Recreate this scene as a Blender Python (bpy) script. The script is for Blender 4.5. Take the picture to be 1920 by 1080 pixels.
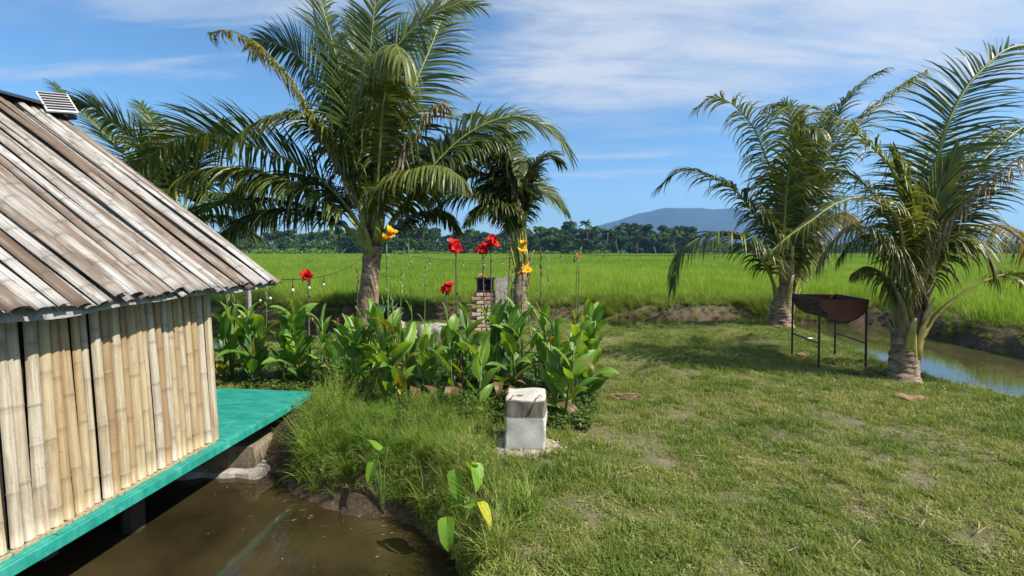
import bpy, math, random
import numpy as np
from mathutils import Vector, Matrix, Euler, noise as mnoise
random.seed(7); rng = np.random.default_rng(7)
R = math.radians
scene = bpy.context.scene
for o in list(bpy.data.objects): bpy.data.objects.remove(o)

# ---------------------------------------------------------------- camera
H = 1.6; F = 850.0; PIT = 2.5
cam_d = bpy.data.cameras.new('camera'); cam = bpy.data.objects.new('camera', cam_d)
scene.collection.objects.link(cam); scene.camera = cam
cam.location = (0, 0, H); cam.rotation_euler = (R(90 - PIT), 0, 0)
cam_d.sensor_width = 36; cam_d.lens = 36 * F / 1920; cam_d.shift_y = -33 / 1920
cam_d.clip_start = 0.05; cam_d.clip_end = 12000

# ---------------------------------------------------------------- sky, sun, exposure
SUN_AZ, SUN_EL = 114.0, 46.0          # azimuth clockwise from the view direction
world = bpy.data.worlds.new('World'); scene.world = world; world.use_nodes = True
def build_world():
    nt = world.node_tree; n = nt.nodes; L = nt.links; n.clear()
    out = n.new('ShaderNodeOutputWorld'); bg = n.new('ShaderNodeBackground')
    sky = n.new('ShaderNodeTexSky'); sky.sky_type = 'NISHITA'; sky.sun_disc = False
    sky.sun_elevation = R(SUN_EL); sky.sun_rotation = R(SUN_AZ)
    sky.air_density = 1.0; sky.dust_density = 0.35; sky.ozone_density = 2.2
    tc = n.new('ShaderNodeTexCoord'); sp = n.new('ShaderNodeSeparateXYZ'); L.new(tc.outputs['Generated'], sp.inputs[0])
    def m(op, a, b=None, c=None):
        q = n.new('ShaderNodeMath'); q.operation = op
        for i, v in enumerate((a, b, c)):
            if v is None: continue
            if isinstance(v, (int, float)): q.inputs[i].default_value = v
            else: L.new(v, q.inputs[i])
        return q.outputs[0]
    z = m('MAXIMUM', sp.outputs[2], 0.0); zz = m('ADD', z, 0.12)
    cx = m('DIVIDE', sp.outputs[0], zz); cy = m('DIVIDE', sp.outputs[1], zz)
    cb = n.new('ShaderNodeCombineXYZ'); L.new(cx, cb.inputs[0]); L.new(cy, cb.inputs[1])
    def noise(scale, stretch, rot, det, rough, off, dist=0.6):
        mp = n.new('ShaderNodeMapping'); mp.inputs['Scale'].default_value = stretch; mp.inputs['Rotation'].default_value = (0, 0, R(rot))
        mp.inputs['Location'].default_value = off; L.new(cb.outputs[0], mp.inputs[0])
        t = n.new('ShaderNodeTexNoise'); t.inputs['Scale'].default_value = scale; t.inputs['Detail'].default_value = det
        t.inputs['Roughness'].default_value = rough; t.inputs['Distortion'].default_value = dist
        L.new(mp.outputs[0], t.inputs['Vector']); return t.outputs['Fac']
    def ss(v, a, b, lo=0.0, hi=1.0):
        q = n.new('ShaderNodeMapRange'); q.interpolation_type = 'SMOOTHSTEP'
        for i, w in ((1, a), (2, b), (3, lo), (4, hi)): q.inputs[i].default_value = w
        L.new(v, q.inputs[0]); return q.outputs[0]
    # broad thin sheet, high up and to the right of the view
    big = noise(0.55, (1, 1, 1), 20, 4, 0.5, (3.1, 0.7, 0))
    fine = noise(2.6, (0.55, 1.5, 1), -18, 8, 0.62, (0, 0, 0), 0.35)
    zb = m('ADD', sp.outputs[2], m('MULTIPLY', m('SUBTRACT', big, 0.5), 0.16)); xb = m('ADD', m('ADD', cx, m('MULTIPLY', m('SUBTRACT', fine, 0.5), 1.1)), m('MULTIPLY', m('SUBTRACT', big, 0.5), 1.6))
    sheet = m('MULTIPLY', ss(m('ADD', zb, m('MULTIPLY', m('SUBTRACT', fine, 0.5), 0.14)), 0.20, 0.37), ss(xb, -0.60, 0.25))
    sheet = m('MULTIPLY', sheet, ss(fine, 0.25, 0.70, 0.35, 1.0))
    # wisps
    wisp = noise(1.5, (0.42, 2.1, 1), -14, 9, 0.6, (1.7, 2.3, 0), 0.5)
    wm = noise(0.5, (1, 1, 1), 0, 2, 0.5, (5.3, 1.1, 0))
    wisps = m('MULTIPLY', ss(wisp, 0.46, 0.76), ss(wm, 0.30, 0.58))
    cl = m('MINIMUM', m('ADD', m('MULTIPLY', sheet, 0.95), m('MULTIPLY', wisps, 0.8)), 0.9)
    cl = m('MULTIPLY', cl, ss(sp.outputs[2], 0.02, 0.25))
    hs = n.new('ShaderNodeHueSaturation'); hs.inputs['Saturation'].default_value = 1.08; hs.inputs['Value'].default_value = 1.0
    L.new(sky.outputs[0], hs.inputs['Color'])
    mix = n.new('ShaderNodeMix'); mix.data_type = 'RGBA'; L.new(cl, mix.inputs[0]); L.new(hs.outputs[0], mix.inputs[6])
    tn = n.new('ShaderNodeMix'); tn.data_type = 'RGBA'; tn.blend_type = 'MULTIPLY'; tn.inputs[0].default_value = 1.0; L.new(hs.outputs[0], tn.inputs[6]); tn.inputs[7].default_value = (0.52, 0.70, 0.76, 1); L.new(tn.outputs[2], mix.inputs[6])
    mix.inputs[7].default_value = (3.3, 3.5, 3.75, 1)
    L.new(mix.outputs[2], bg.inputs[0]); bg.inputs[1].default_value = 0.125
    L.new(bg.outputs[0], out.inputs[0])
build_world()
sd = bpy.data.lights.new('sun', 'SUN'); sun = bpy.data.objects.new('sun', sd); scene.collection.objects.link(sun)
sd.energy = 4.6; sd.angle = R(0.5); sd.color = (1.0, 0.95, 0.86)
az, el = R(SUN_AZ), R(SUN_EL)
sv = Vector((math.cos(el) * math.sin(az), math.cos(el) * math.cos(az), math.sin(el)))
sun.rotation_euler = sv.to_track_quat('Z', 'Y').to_euler(); sun.location = (10, 0, 20)
scene.view_settings.view_transform = 'Standard'; scene.view_settings.look = 'None'
scene.view_settings.gamma = 1; scene.view_settings.exposure = 0.88; scene.view_settings.use_curve_mapping = False
scene.cycles.use_denoising = True
scene.cycles.max_bounces = 6; scene.cycles.diffuse_bounces = 3; scene.cycles.glossy_bounces = 2
scene.cycles.transmission_bounces = 3; scene.cycles.transparent_max_bounces = 4; scene.cycles.volume_bounces = 0
scene.cycles.caustics_reflective = False; scene.cycles.caustics_refractive = False
scene.cycles.sample_clamp_indirect = 3.0

# ---------------------------------------------------------------- helpers
CP, SP = math.cos(R(PIT)), math.sin(R(PIT))
def P(px, py, Y):                       # the point of the world at distance Y seen at a place in the photograph
    u = (px - 960) / F; v = (507 - py) / F
    t = Y / (CP + v * SP)
    return Vector((u * t, Y, H + t * (-SP + v * CP)))
def G(px, py, z=0.0):
    u = (px - 960) / F; v = (507 - py) / F
    t = (z - H) / (-SP + v * CP)
    return Vector((u * t, t * (CP + v * SP), z))

def link(o, parent=None):
    scene.collection.objects.link(o)
    if parent is not None: o.parent = parent
    return o
def tag(o, label=None, cat=None, group=None, kind=None):
    if label: o['label'] = label
    if cat: o['category'] = cat
    if group: o['group'] = group
    if kind: o['kind'] = kind
    return o
def empty(name, loc, label, cat, group=None, rz=0.0):
    o = bpy.data.objects.new(name, None); o.location = loc; o.rotation_euler = (0, 0, rz); o.empty_display_size = 0.1
    link(o); return tag(o, label, cat, group)
class MB:
    def __init__(s): s.v = []; s.f = []; s.a = {}; s.m = []; s.mi = 0
    def add(s, vs, fs, **att):
        b = len(s.v); s.v.extend([tuple(p) for p in vs]); s.f.extend([tuple(i + b for i in f) for f in fs]); s.m.extend([s.mi] * len(fs))
        for k, val in att.items():
            arr = s.a.setdefault(k, []); arr.extend([0.0] * (b - len(arr)))
            arr.extend(list(val) if hasattr(val, '__len__') else [val] * len(vs))
    def box(s, c, d, M=None, **att):
        x, y, z = d[0] / 2, d[1] / 2, d[2] / 2
        vs = [Vector((c[0] + i * x, c[1] + j * y, c[2] + k * z)) for i in (-1, 1) for j in (-1, 1) for k in (-1, 1)]
        if M is not None: vs = [M @ p for p in vs]
        s.add(vs, [(0, 1, 3, 2), (4, 6, 7, 5), (0, 4, 5, 1), (2, 3, 7, 6), (0, 2, 6, 4), (1, 5, 7, 3)], **att)
    def tube(s, pts, rad, n=8, cap=True, flat=1.0, up=Vector((0, 0, 1)), **att):
        pts = [Vector(p) for p in pts]; k = len(pts); vs = []; fs = []
        if not hasattr(rad, '__len__'): rad = [rad] * k
        S = None
        for i, p in enumerate(pts):
            T = (pts[min(i + 1, k - 1)] - pts[max(i - 1, 0)]).normalized()
            if S is None:
                S = T.cross(up)
                if S.length < 0.05: S = T.cross(Vector((1, 0, 0)))
            S = (S - T * S.dot(T)).normalized(); N = S.cross(T)
            for j in range(n):
                a = 2 * math.pi * j / n
                vs.append(p + S * (math.cos(a) * rad[i]) + N * (math.sin(a) * rad[i] * flat))
        for i in range(k - 1):
            for j in range(n):
                j2 = (j + 1) % n; fs.append((i * n + j, i * n + j2, (i + 1) * n + j2, (i + 1) * n + j))
        if cap: fs.append(tuple(range(n))[::-1]); fs.append(tuple((k - 1) * n + j for j in range(n)))
        at = {}
        for q, val in att.items(): at[q] = np.repeat(val, n) if hasattr(val, '__len__') else val
        s.add(vs, fs, **at)
    def mesh(s, name, mats, smooth=False):
        me = bpy.data.meshes.new(name); me.from_pydata(s.v, [], s.f)
        for m_ in (mats if isinstance(mats, (list, tuple)) else [mats]): me.materials.append(m_)
        if any(s.m): me.polygons.foreach_set('material_index', s.m)
        for k, arr in s.a.items():
            arr = arr + [0.0] * (len(s.v) - len(arr))
            at = me.attributes.new(k, 'FLOAT', 'POINT'); at.data.foreach_set('value', np.array(arr, dtype=np.float32))
        if smooth: me.polygons.foreach_set('use_smooth', [True] * len(me.polygons))
        me.update(); return me
    def build(s, name, mats, parent=None, smooth=False, **kw):
        o = bpy.data.objects.new(name, s.mesh(name, mats, smooth)); link(o, parent)
        return tag(o, **kw)
def bevel(o, w=0.01, seg=2):
    b = o.modifiers.new('edge', 'BEVEL'); b.width = w; b.segments = seg; b.limit_method = 'ANGLE'; return o

def nz(x, y, s=1.0, seed=0.0):
    return mnoise.noise(Vector((x * s + seed * 13.7, y * s - seed * 7.1, seed * 3.3)))
_h = np.random.default_rng(3).random((256, 256))
def vn(x, y, sc, off=0.0):                # vectorised value noise, 0..1
    x = np.asarray(x) * sc + off * 17.3; y = np.asarray(y) * sc + off * 5.9
    xi = np.floor(x).astype(int); yi = np.floor(y).astype(int); fx = x - xi; fy = y - yi
    fx = fx * fx * (3 - 2 * fx); fy = fy * fy * (3 - 2 * fy)
    g = lambda a, b: _h[a & 255, b & 255]
    return (g(xi, yi) * (1 - fx) + g(xi + 1, yi) * fx) * (1 - fy) + (g(xi, yi + 1) * (1 - fx) + g(xi + 1, yi + 1) * fx) * fy
def fbm(x, y, sc, off=0.0, o=4):
    t = 0; a = 0.5; w = 0
    for i in range(o): t = t + a * vn(x, y, sc * 2 ** i, off + i); w += a; a *= 0.5
    return t / w

# ---------------------------------------------------------------- materials
class NT:
    def __init__(s, name):
        s.m = bpy.data.materials.new(name); s.m.use_nodes = True; s.t = s.m.node_tree; s.n = s.t.nodes; s.L = s.t.links
        s.n.clear(); s.out = s.n.new('ShaderNodeOutputMaterial')
    def set(s, sock, v):
        if v is None: return
        if isinstance(v, bpy.types.NodeSocket): s.L.new(v, sock)
        else:
            if sock.type == 'RGBA' and len(v) == 3: v = (*v, 1)
            sock.default_value = v
    def math(s, op, a, b=None, c=None, clamp=False):
        q = s.n.new('ShaderNodeMath'); q.operation = op; q.use_clamp = clamp
        for i, v in enumerate((a, b, c)): s.set(q.inputs[i], v)
        return q.outputs[0]
    def mix(s, f, a, b, mode='MIX'):
        q = s.n.new('ShaderNodeMix'); q.data_type = 'RGBA'; q.blend_type = mode
        s.set(q.inputs[0], f); s.set(q.inputs[6], a); s.set(q.inputs[7], b); return q.outputs[2]
    def ramp(s, f, stops):
        q = s.n.new('ShaderNodeValToRGB'); e = q.color_ramp.elements
        while len(e) < len(stops): e.new(0.5)
        for i, (p, c) in enumerate(stops): e[i].position = p; e[i].color = (*c, 1) if len(c) == 3 else c
        s.L.new(f, q.inputs[0]); return q.outputs[0]
    def rng(s, v, a, b, lo=0.0, hi=1.0):
        q = s.n.new('ShaderNodeMapRange'); q.clamp = True
        for i, w in ((1, a), (2, b), (3, lo), (4, hi)): q.inputs[i].default_value = w
        s.L.new(v, q.inputs[0]); return q.outputs[0]
    def coord(s, kind='Object', scale=(1, 1, 1), rot=(0, 0, 0), rnd=False):
        tc = s.n.new('ShaderNodeTexCoord'); v = tc.outputs[kind]
        mp = s.n.new('ShaderNodeMapping'); mp.inputs['Scale'].default_value = scale; mp.inputs['Rotation'].default_value = rot
        s.L.new(v, mp.inputs[0])
        if rnd:
            cb = s.n.new('ShaderNodeCombineXYZ'); r = s.math('MULTIPLY', s.rand(), 37.0)
            for i in range(3): s.L.new(r, cb.inputs[i])
            s.L.new(cb.outputs[0], mp.inputs['Location'])
        return mp.outputs[0]
    def rand(s): return s.n.new('ShaderNodeObjectInfo').outputs['Random']
    def noise(s, vec, scale, det=4, rough=0.55, dist=0.0, col=False):
        q = s.n.new('ShaderNodeTexNoise'); q.inputs['Scale'].default_value = scale; q.inputs['Detail'].default_value = det
        q.inputs['Roughness'].default_value = rough; q.inputs['Distortion'].default_value = dist; s.L.new(vec, q.inputs['Vector'])
        return q.outputs['Color' if col else 'Fac']
    def attr(s, name, typ='GEOMETRY'):
        q = s.n.new('ShaderNodeAttribute'); q.attribute_name = name; q.attribute_type = typ; return q.outputs['Fac']
    def bump(s, h, st=0.5, d=0.01):
        q = s.n.new('ShaderNodeBump'); q.inputs['Strength'].default_value = st; q.inputs['Distance'].default_value = d
        s.L.new(h, q.inputs['Height']); return q.outputs[0]
    def bsdf(s, col, rough=0.7, spec=0.4, normal=None, metal=0.0, coat=0.0):
        q = s.n.new('ShaderNodeBsdfPrincipled'); s.set(q.inputs['Base Color'], col); s.set(q.inputs['Roughness'], rough)
        s.set(q.inputs['Specular IOR Level'], spec); s.set(q.inputs['Metallic'], metal); s.set(q.inputs['Coat Weight'], coat)
        if normal is not None: s.L.new(normal, q.inputs['Normal'])
        return q
    def done(s, sh): s.L.new(sh.outputs[0] if hasattr(sh, 'outputs') else sh, s.out.inputs[0]); return s.m
    def leaf(s, col, rough=0.45, spec=0.35, trans=0.35, tcol=None, normal=None):
        p = s.bsdf(col, rough, spec, normal); t = s.n.new('ShaderNodeBsdfTranslucent')
        s.set(t.inputs[0], tcol if tcol is not None else s.mix(1.0, col, (1.7, 1.5, 0.5), 'MULTIPLY'))
        mx = s.n.new('ShaderNodeMixShader'); mx.inputs[0].default_value = trans
        s.L.new(p.outputs[0], mx.inputs[1]); s.L.new(t.outputs[0], mx.inputs[2]); return s.done(mx)

def simple(name, col, rough=0.7, spec=0.4, metal=0.0, nscale=12.0, var=0.35, bump=0.25, coat=0.0):
    s = NT(name); c = s.coord('Object', rnd=True); f = s.noise(c, nscale, 6, 0.6)
    dark = tuple(x * (1 - var) for x in col); lite = tuple(min(1, x * (1 + var)) for x in col)
    return s.done(s.bsdf(s.ramp(f, [(0.3, dark), (0.7, lite)]), rough, spec, s.bump(f, bump, 0.004), metal, coat))

def mat_palm():
    s = NT('palm_leaf'); age = s.attr('age'); t = s.attr('tint')
    green = s.ramp(t, [(0.0, (0.018, 0.038, 0.008)), (0.5, (0.054, 0.085, 0.015)), (1.0, (0.15, 0.17, 0.03))])
    old = s.ramp(age, [(0.0, (0.05, 0.10, 0.012)), (0.35, (0.17, 0.20, 0.03)), (0.6, (0.20, 0.16, 0.07)), (0.85, (0.17, 0.12, 0.075)), (1.0, (0.22, 0.17, 0.12))])
    col = s.mix(s.rng(age, 0.05, 0.45), green, old)
    return s.leaf(col, 0.42, 0.4, 0.28)
def mat_rachis():
    s = NT('palm_rachis'); age = s.attr('age'); f = s.noise(s.coord('Object'), 14, 4)
    c = s.ramp(age, [(0.0, (0.16, 0.20, 0.035)), (0.3, (0.34, 0.32, 0.05)), (0.6, (0.32, 0.24, 0.11)), (1.0, (0.24, 0.17, 0.11))])
    c = s.mix(s.rng(f, 0.45, 0.75, 0, 0.5), c, (0.10, 0.065, 0.035))
    return s.done(s.bsdf(c, 0.45, 0.45, s.bump(f, 0.3, 0.005)))
def mat_trunk():
    s = NT('palm_trunk_bark'); v = s.coord('Object', (1, 1, 2.5)); f = s.noise(v, 5, 8, 0.65); g = s.noise(s.coord('Object', (1, 1, .25)), 34, 5, 0.7)
    c = s.ramp(f, [(0.28, (0.10, 0.062, 0.04)), (0.5, (0.27, 0.19, 0.13)), (0.72, (0.42, 0.33, 0.25))])
    c = s.mix(s.rng(g, 0.5, 0.72, 0, 0.55), c, (0.05, 0.032, 0.024))
    c = s.mix(s.rng(s.attr('ring'), 0.2, 1.0, 0, 0.7), c, (0.045, 0.028, 0.02))
    return s.done(s.bsdf(c, 0.85, 0.2, s.bump(s.math('ADD', f, g), 0.7, 0.015)))
def mat_bamboo(name, stops, dirt, dirtamt, nodecol, rough=0.55, nodeamt=0.75, rmix=0.55):
    s = NT(name); r = s.rand(); v = s.coord('Object', (6, 6, 0.7), rnd=True); fib = s.noise(s.coord('Object', (60, 60, 1.2), rnd=True), 2.0, 4, 0.6)
    big = s.noise(v, 1.3, 6, 0.62, 0.4)
    base = s.ramp(s.math('ADD', s.math('MULTIPLY', r, rmix), s.math('MULTIPLY', s.rng(big, .3, .7), 1 - rmix)), stops)
    c = s.mix(s.rng(fib, 0.42, 0.68, 0, 0.6), base, dirt)
    pat = s.noise(s.coord('Object', (9, 9, 1.6), rnd=True), 1.7, 8, 0.68, 0.6)
    c = s.mix(s.rng(pat, 0.5, 0.68, 0, dirtamt), c, dirt)
    sp = s.noise(s.coord('Object', (1, 1, 1), rnd=True), 70, 5, 0.7)
    c = s.mix(s.rng(sp, 0.58, 0.76, 0, 0.7), c, nodecol); blot = s.noise(s.coord('Object', (5, 5, 2.2), rnd=True), 2.6, 7, .75, .8); c = s.mix(s.rng(blot, .60, .70, 0, .55), c, dirt)
    c = s.mix(s.math('MULTIPLY', s.attr('node'), nodeamt), c, nodecol)
    h = s.math('ADD', fib, s.math('MULTIPLY', sp, 0.5))
    return s.done(s.bsdf(c, rough, 0.3, s.bump(h, 0.35, 0.004)))
M = {}
M['palm'] = mat_palm(); M['rachis'] = mat_rachis(); M['trunk'] = mat_trunk()
M['roofbam'] = mat_bamboo('weathered_roof_bamboo', [(0.14, (0.09, 0.058, 0.04)), (0.37, (0.18, 0.135, 0.105)), (0.46, (0.29, 0.26, 0.23)), (0.68, (0.43, 0.42, 0.405))], (0.10, 0.07, 0.05), 0.8, (0.06, 0.045, 0.035), 0.7, 0.45, 0.5)
M['wallbam'] = mat_bamboo('pale_wall_bamboo', [(0.2, (0.29, 0.19, 0.095)), (0.38, (0.38, 0.285, 0.155)), (0.58, (0.43, 0.36, 0.235)), (0.8, (0.45, 0.41, 0.33))], (0.22, 0.15, 0.09), 0.62, (0.10, 0.062, 0.035), 0.5, 0.32, 0.66)
def mat_teal():
    s = NT('teal_deck_paint'); v = s.coord('Object'); f = s.noise(s.coord('Object', (1, 4, 1)), 4.0, 8, 0.65, 0.4); g = s.noise(v, 40, 6, 0.7)
    c = s.ramp(f, [(0.25, (0.006, 0.16, 0.125)), (0.5, (0.014, 0.225, 0.175)), (0.75, (0.05, 0.30, 0.245))])
    c = s.mix(s.rng(g, 0.56, 0.72, 0, 0.5), c, (0.13, 0.2, 0.13)); sc = s.noise(s.coord('Object', (9, 1.2, 1)), 5, 5, .7); c = s.mix(s.rng(sc, .58, .68, 0, .55), c, (.10, .40, .33)); mu = s.noise(v, 2.2, 7, .7); c = s.mix(s.rng(mu, .55, .72, 0, .45), c, (.06, .10, .065))
    return s.done(s.bsdf(c, s.rng(f, 0.3, 0.7, 0.35, 0.6), 0.4, s.bump(g, 0.2, 0.003)))
M['teal'] = mat_teal()
M['darkwood'] = simple('dark_timber', (0.045, 0.032, 0.022), 0.85)
M['blackwrap'] = simple('black_plastic_sheet', (0.018, 0.018, 0.02), 0.45, 0.5)
M['wallback'] = simple('dark_hut_lining', (0.02, 0.013, 0.008), 0.9)
def mat_tarp():
    s = NT('grey_tarp'); f = s.noise(s.coord('Object', (1, 1, 1)), 9, 6, 0.6, 1.0)
    c = s.ramp(f, [(0.3, (0.13, 0.125, 0.115)), (0.7, (0.36, 0.35, 0.33))])
    return s.done(s.bsdf(c, 0.45, 0.4, s.bump(f, 0.8, 0.02)))
M['tarp'] = mat_tarp()

def mat_ground():
    s = NT('ground_soil_and_turf'); v = s.coord('Object'); bare = s.attr('bare'); bank = s.attr('bank'); field = s.attr('field')
    f = s.noise(v, 1.4, 8, 0.65); g = s.noise(v, 26, 8, 0.7); h = s.noise(v, 110, 5, 0.7)
    turf = s.ramp(h, [(0.3, (0.035, 0.045, 0.014)), (0.5, (0.085, 0.10, 0.028)), (0.6, (0.14, 0.135, 0.05)), (0.72, (0.27, 0.23, 0.12))])
    soil = s.ramp(s.math('ADD', s.math('MULTIPLY', g, 0.6), s.math('MULTIPLY', h, 0.4)), [(0.3, (0.09, 0.072, 0.045)), (0.5, (0.17, 0.14, 0.10)), (0.7, (0.27, 0.23, 0.175))])
    mud = s.ramp(s.math('ADD', s.math('MULTIPLY', f, 0.5), s.math('MULTIPLY', g, 0.5)), [(0.32, (0.035, 0.025, 0.017)), (0.5, (0.10, 0.073, 0.048)), (0.66, (0.24, 0.18, 0.125))])
    fld = s.ramp(f, [(0.3, (0.045, 0.10, 0.012)), (0.7, (0.075, 0.16, 0.018))])
    c = s.mix(bare, turf, soil); c = s.mix(bank, c, mud); c = s.mix(field, c, fld)
    return s.done(s.bsdf(c, 0.92, 0.15, s.bump(s.math('ADD', g, s.math('MULTIPLY', h, 0.5)), 0.7, 0.02)))
M['ground'] = mat_ground()
def mat_water(name, c0, c1, rough, bs, bsc):
    s = NT(name); v = s.coord('Object'); f = s.noise(v, 0.55, 5, 0.6, 0.5); w = s.noise(s.coord('Object', (1, 1, 1)), bsc, 3, 0.5)
    n2 = s.noise(v, 60, 4, 0.7); c = s.ramp(f, [(0.35, c0), (0.65, c1)]); c = s.mix(s.rng(n2, 0.68, 0.74, 0, 0.3), c, (0.16, 0.14, 0.08))
    return s.done(s.bsdf(c, rough, 0.5, s.bump(w, bs, 0.02)))
M['pond'] = mat_water('murky_pond_water', (0.018, 0.014, 0.006), (0.065, 0.050, 0.020), 0.04, 0.10, 4.0)
M['canal'] = mat_water('olive_canal_water', (0.035, 0.036, 0.014), (0.065, 0.062, 0.024), 0.02, 0.04, 5.0)

def grass_mat(name, stops, rough=0.5, trans=0.35, spec=0.3, tipc=None):
    s = NT(name); t = s.attr('tint', 'INSTANCER'); b = s.attr('blade')
    f = s.math('ADD', s.math('MULTIPLY', t, 0.55), s.math('MULTIPLY', b, 0.45))
    c = s.ramp(f, stops)
    if tipc: c = s.mix(s.rng(s.attr('along'), 0.45, 1.0, 0, 0.6), c, tipc)
    return s.leaf(c, rough, spec, trans, s.mix(1.0, c, (1.35, 1.3, 0.5), 'MULTIPLY'))
M['lawn'] = grass_mat('lawn_blades', [(0.1, (0.065, 0.125, 0.016)), (0.32, (0.145, 0.205, 0.030)), (0.54, (0.23, 0.265, 0.055)), (0.70, (0.32, 0.30, 0.10)), (0.90, (0.42, 0.36, 0.20))])
M['tall'] = grass_mat('bank_grass_blades', [(0.1, (0.05, 0.12, 0.014)), (0.4, (0.125, 0.225, 0.024)), (0.7, (0.23, 0.30, 0.045)), (0.9, (0.34, 0.30, 0.12))])
M['rice'] = grass_mat('rice_blades', [(0.1, (0.10, 0.19, 0.016)), (0.4, (0.175, 0.285, 0.024)), (0.7, (0.25, 0.36, 0.035)), (0.95, (0.34, 0.42, 0.07))], 0.5, 0.42, 0.25)
M['weed'] = grass_mat('weed_leaves', [(0.1, (0.03, 0.065, 0.012)), (0.5, (0.075, 0.13, 0.022)), (0.85, (0.14, 0.18, 0.04))])
M['dry'] = grass_mat('dry_grass_blades', [(0.1, (0.10, 0.065, 0.035)), (0.5, (0.22, 0.155, 0.085)), (0.9, (0.38, 0.30, 0.19))], 0.7, 0.2)

# ---------------------------------------------------------------- terrain
WL = -0.42
pond_poly = [(-3.1, 4.45), (-2.5, 4.30), (-2.15, 4.05), (-1.95, 3.82), (-1.5, 3.47), (-1.05, 3.33), (-0.72, 3.22), (-0.46, 2.92), (-0.34, 2.6), (-0.4, 1.5), (-0.6, 0), (-0.9, -3), (-1, -9), (-14, -9), (-14, 4.6)]
canal_poly = [(-60, 7.4), (-14, 7.5), (-5.2, 7.7), (-4.1, 8.3), (-3.8, 9.6), (-2.9, 10.55), (0, 10.7), (4.0, 10.8), (5.6, 10.5), (6.4, 9.6), (6.35, 8.3), (5.95, 6.6), (5.85, 5.6), (6.2, 4.4), (6.6, 2.0), (6.8, -14),
              (10.6, -14), (10.0, 2), (9.6, 6), (9.6, 8.8), (9.8, 10.4), (10.2, 11.9), (9.0, 12.5), (6, 12.7), (0, 12.75), (-12, 12.8), (-60, 13)]
def sdist(X, Y, poly):
    n = len(poly); d = np.full(X.shape, 1e9); ins = np.zeros(X.shape, bool)
    for i in range(n):
        ax, ay = poly[i]; bx, by = poly[(i + 1) % n]; ex, ey = bx - ax, by - ay
        t = np.clip(((X - ax) * ex + (Y - ay) * ey) / (ex * ex + ey * ey), 0, 1)
        d = np.minimum(d, np.hypot(X - ax - t * ex, Y - ay - t * ey))
        c = ((ay > Y) != (by > Y)); ins ^= c & (X < (bx - ax) * (Y - ay) / ((by - ay) if by != ay else 1e-9) + ax)
    return np.where(ins, -d, d)
def terrain(X, Y):
    X = np.asarray(X, float); Y = np.asarray(Y, float)
    wob = (fbm(X, Y, 1.1, 2) - 0.5) * 0.35 + (fbm(X, Y, 4.0, 8) - 0.5) * 0.16
    d1 = sdist(X, Y, pond_poly) + wob * 0.55; d2 = sdist(X, Y, canal_poly) + wob
    d = np.minimum(d1, d2); far = (Y > 11.6) | (X > 8.2)
    bankw = np.where(far, 0.30, np.where(d1 < d2, 0.30, 0.55))
    top = np.where(far, 0.0 + 0.12 * (fbm(X, Y, 1.6, 4) - 0.4), 0.0)
    up = np.clip(d / bankw, 0, 1); up = up ** 0.75
    land = WL + (top - WL) * up + (fbm(X, Y, 9, 5, 3) - 0.5) * 0.10 * np.clip(1.6 - np.abs(d - 0.1) * 3, 0, 1)
    und = (fbm(X, Y, 0.5, 1) - 0.5) * 0.10 + (fbm(X, Y, 5, 6, 3) - 0.5) * 0.035
    land = land + und * np.clip((d - 0.2) * 2, 0, 1) * np.clip((260 - np.hypot(X, Y)) / 200, 0, 1)
    wet = WL - 0.02 - np.clip(-d * 0.9, 0, 0.7)
    return np.where(d > 0, land, wet), d, far
def tz(x, y): return float(terrain(np.array([x]), np.array([y]))[0][0])
bares = [(G(1270, 775), .30, .16), (G(1325, 788), .2, .1), (G(1540, 775), .32, .14), (G(1610, 792), .33, .14), (G(1130, 810), .28, .14), (G(1090, 790), .2, .1), (G(1150, 640), .5, .25), (G(1720, 905), .28, .10),
         (G(1850, 900), .2, .08), (G(1400, 930), .2, .07), (G(1100, 960), .3, .1), (G(1290, 700), .35, .15), (G(1420, 640), .5, .2), (G(925, 830), .16, .2), (G(1640, 870), .25, .1), (G(1250, 860), .2, .08), (G(1820, 1010), .22, .08), (G(980, 1040), .3, .12), (G(1180, 745), .3, .1)]
def bareness(X, Y):
    b = np.zeros(np.shape(X))
    w = (fbm(X, Y, 5, 3) - 0.5) * 1.4
    for c, rx, ry in bares:
        q = np.hypot((X - c.x) / rx, (Y - c.y) / (ry * 2.0)); b = np.maximum(b, np.clip(1.0 - q + w, 0, 1) * .8)
    b2 = np.clip((fbm(X, Y, 1.8, 9) - 0.60) * 4, 0, 0.40) + np.clip((fbm(X, Y, 7, 19) - 0.60) * 5, 0, .35)
    return np.clip(np.maximum(b, b2), 0, 1)
def axis(a, b, st, lo, hi, g=1.22):
    m_ = list(np.arange(a, b, st)); s_ = st; x = m_[0]; L_ = []
    while x > lo: s_ *= g; x -= s_; L_.append(x)
    s_ = st; x = m_[-1]; R_ = []
    while x < hi: s_ *= g; x += s_; R_.append(x)
    return np.array(L_[::-1] + m_ + R_)
xs = axis(-6.5, 11.5, 0.06, -3200, 3200); ys = axis(1.2, 14.2, 0.06, -60, 4200)
XX, YY = np.meshgrid(xs, ys); ZZ, DD, FAR = terrain(XX, YY)
nx, ny = len(xs), len(ys)
me = bpy.data.meshes.new('ground'); idx = np.arange(nx * ny).reshape(ny, nx)
quads = np.stack([idx[:-1, :-1], idx[:-1, 1:], idx[1:, 1:], idx[1:, :-1]], -1).reshape(-1, 4)
me.vertices.add(nx * ny); me.vertices.foreach_set('co', np.stack([XX, YY, ZZ], -1).astype(np.float32).ravel())
me.loops.add(quads.size); me.loops.foreach_set('vertex_index', quads.ravel().astype(np.int32))
me.polygons.add(len(quads)); me.polygons.foreach_set('loop_start', np.arange(0, quads.size, 4, dtype=np.int32)); me.polygons.foreach_set('loop_total', np.full(len(quads), 4, np.int32))
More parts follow.
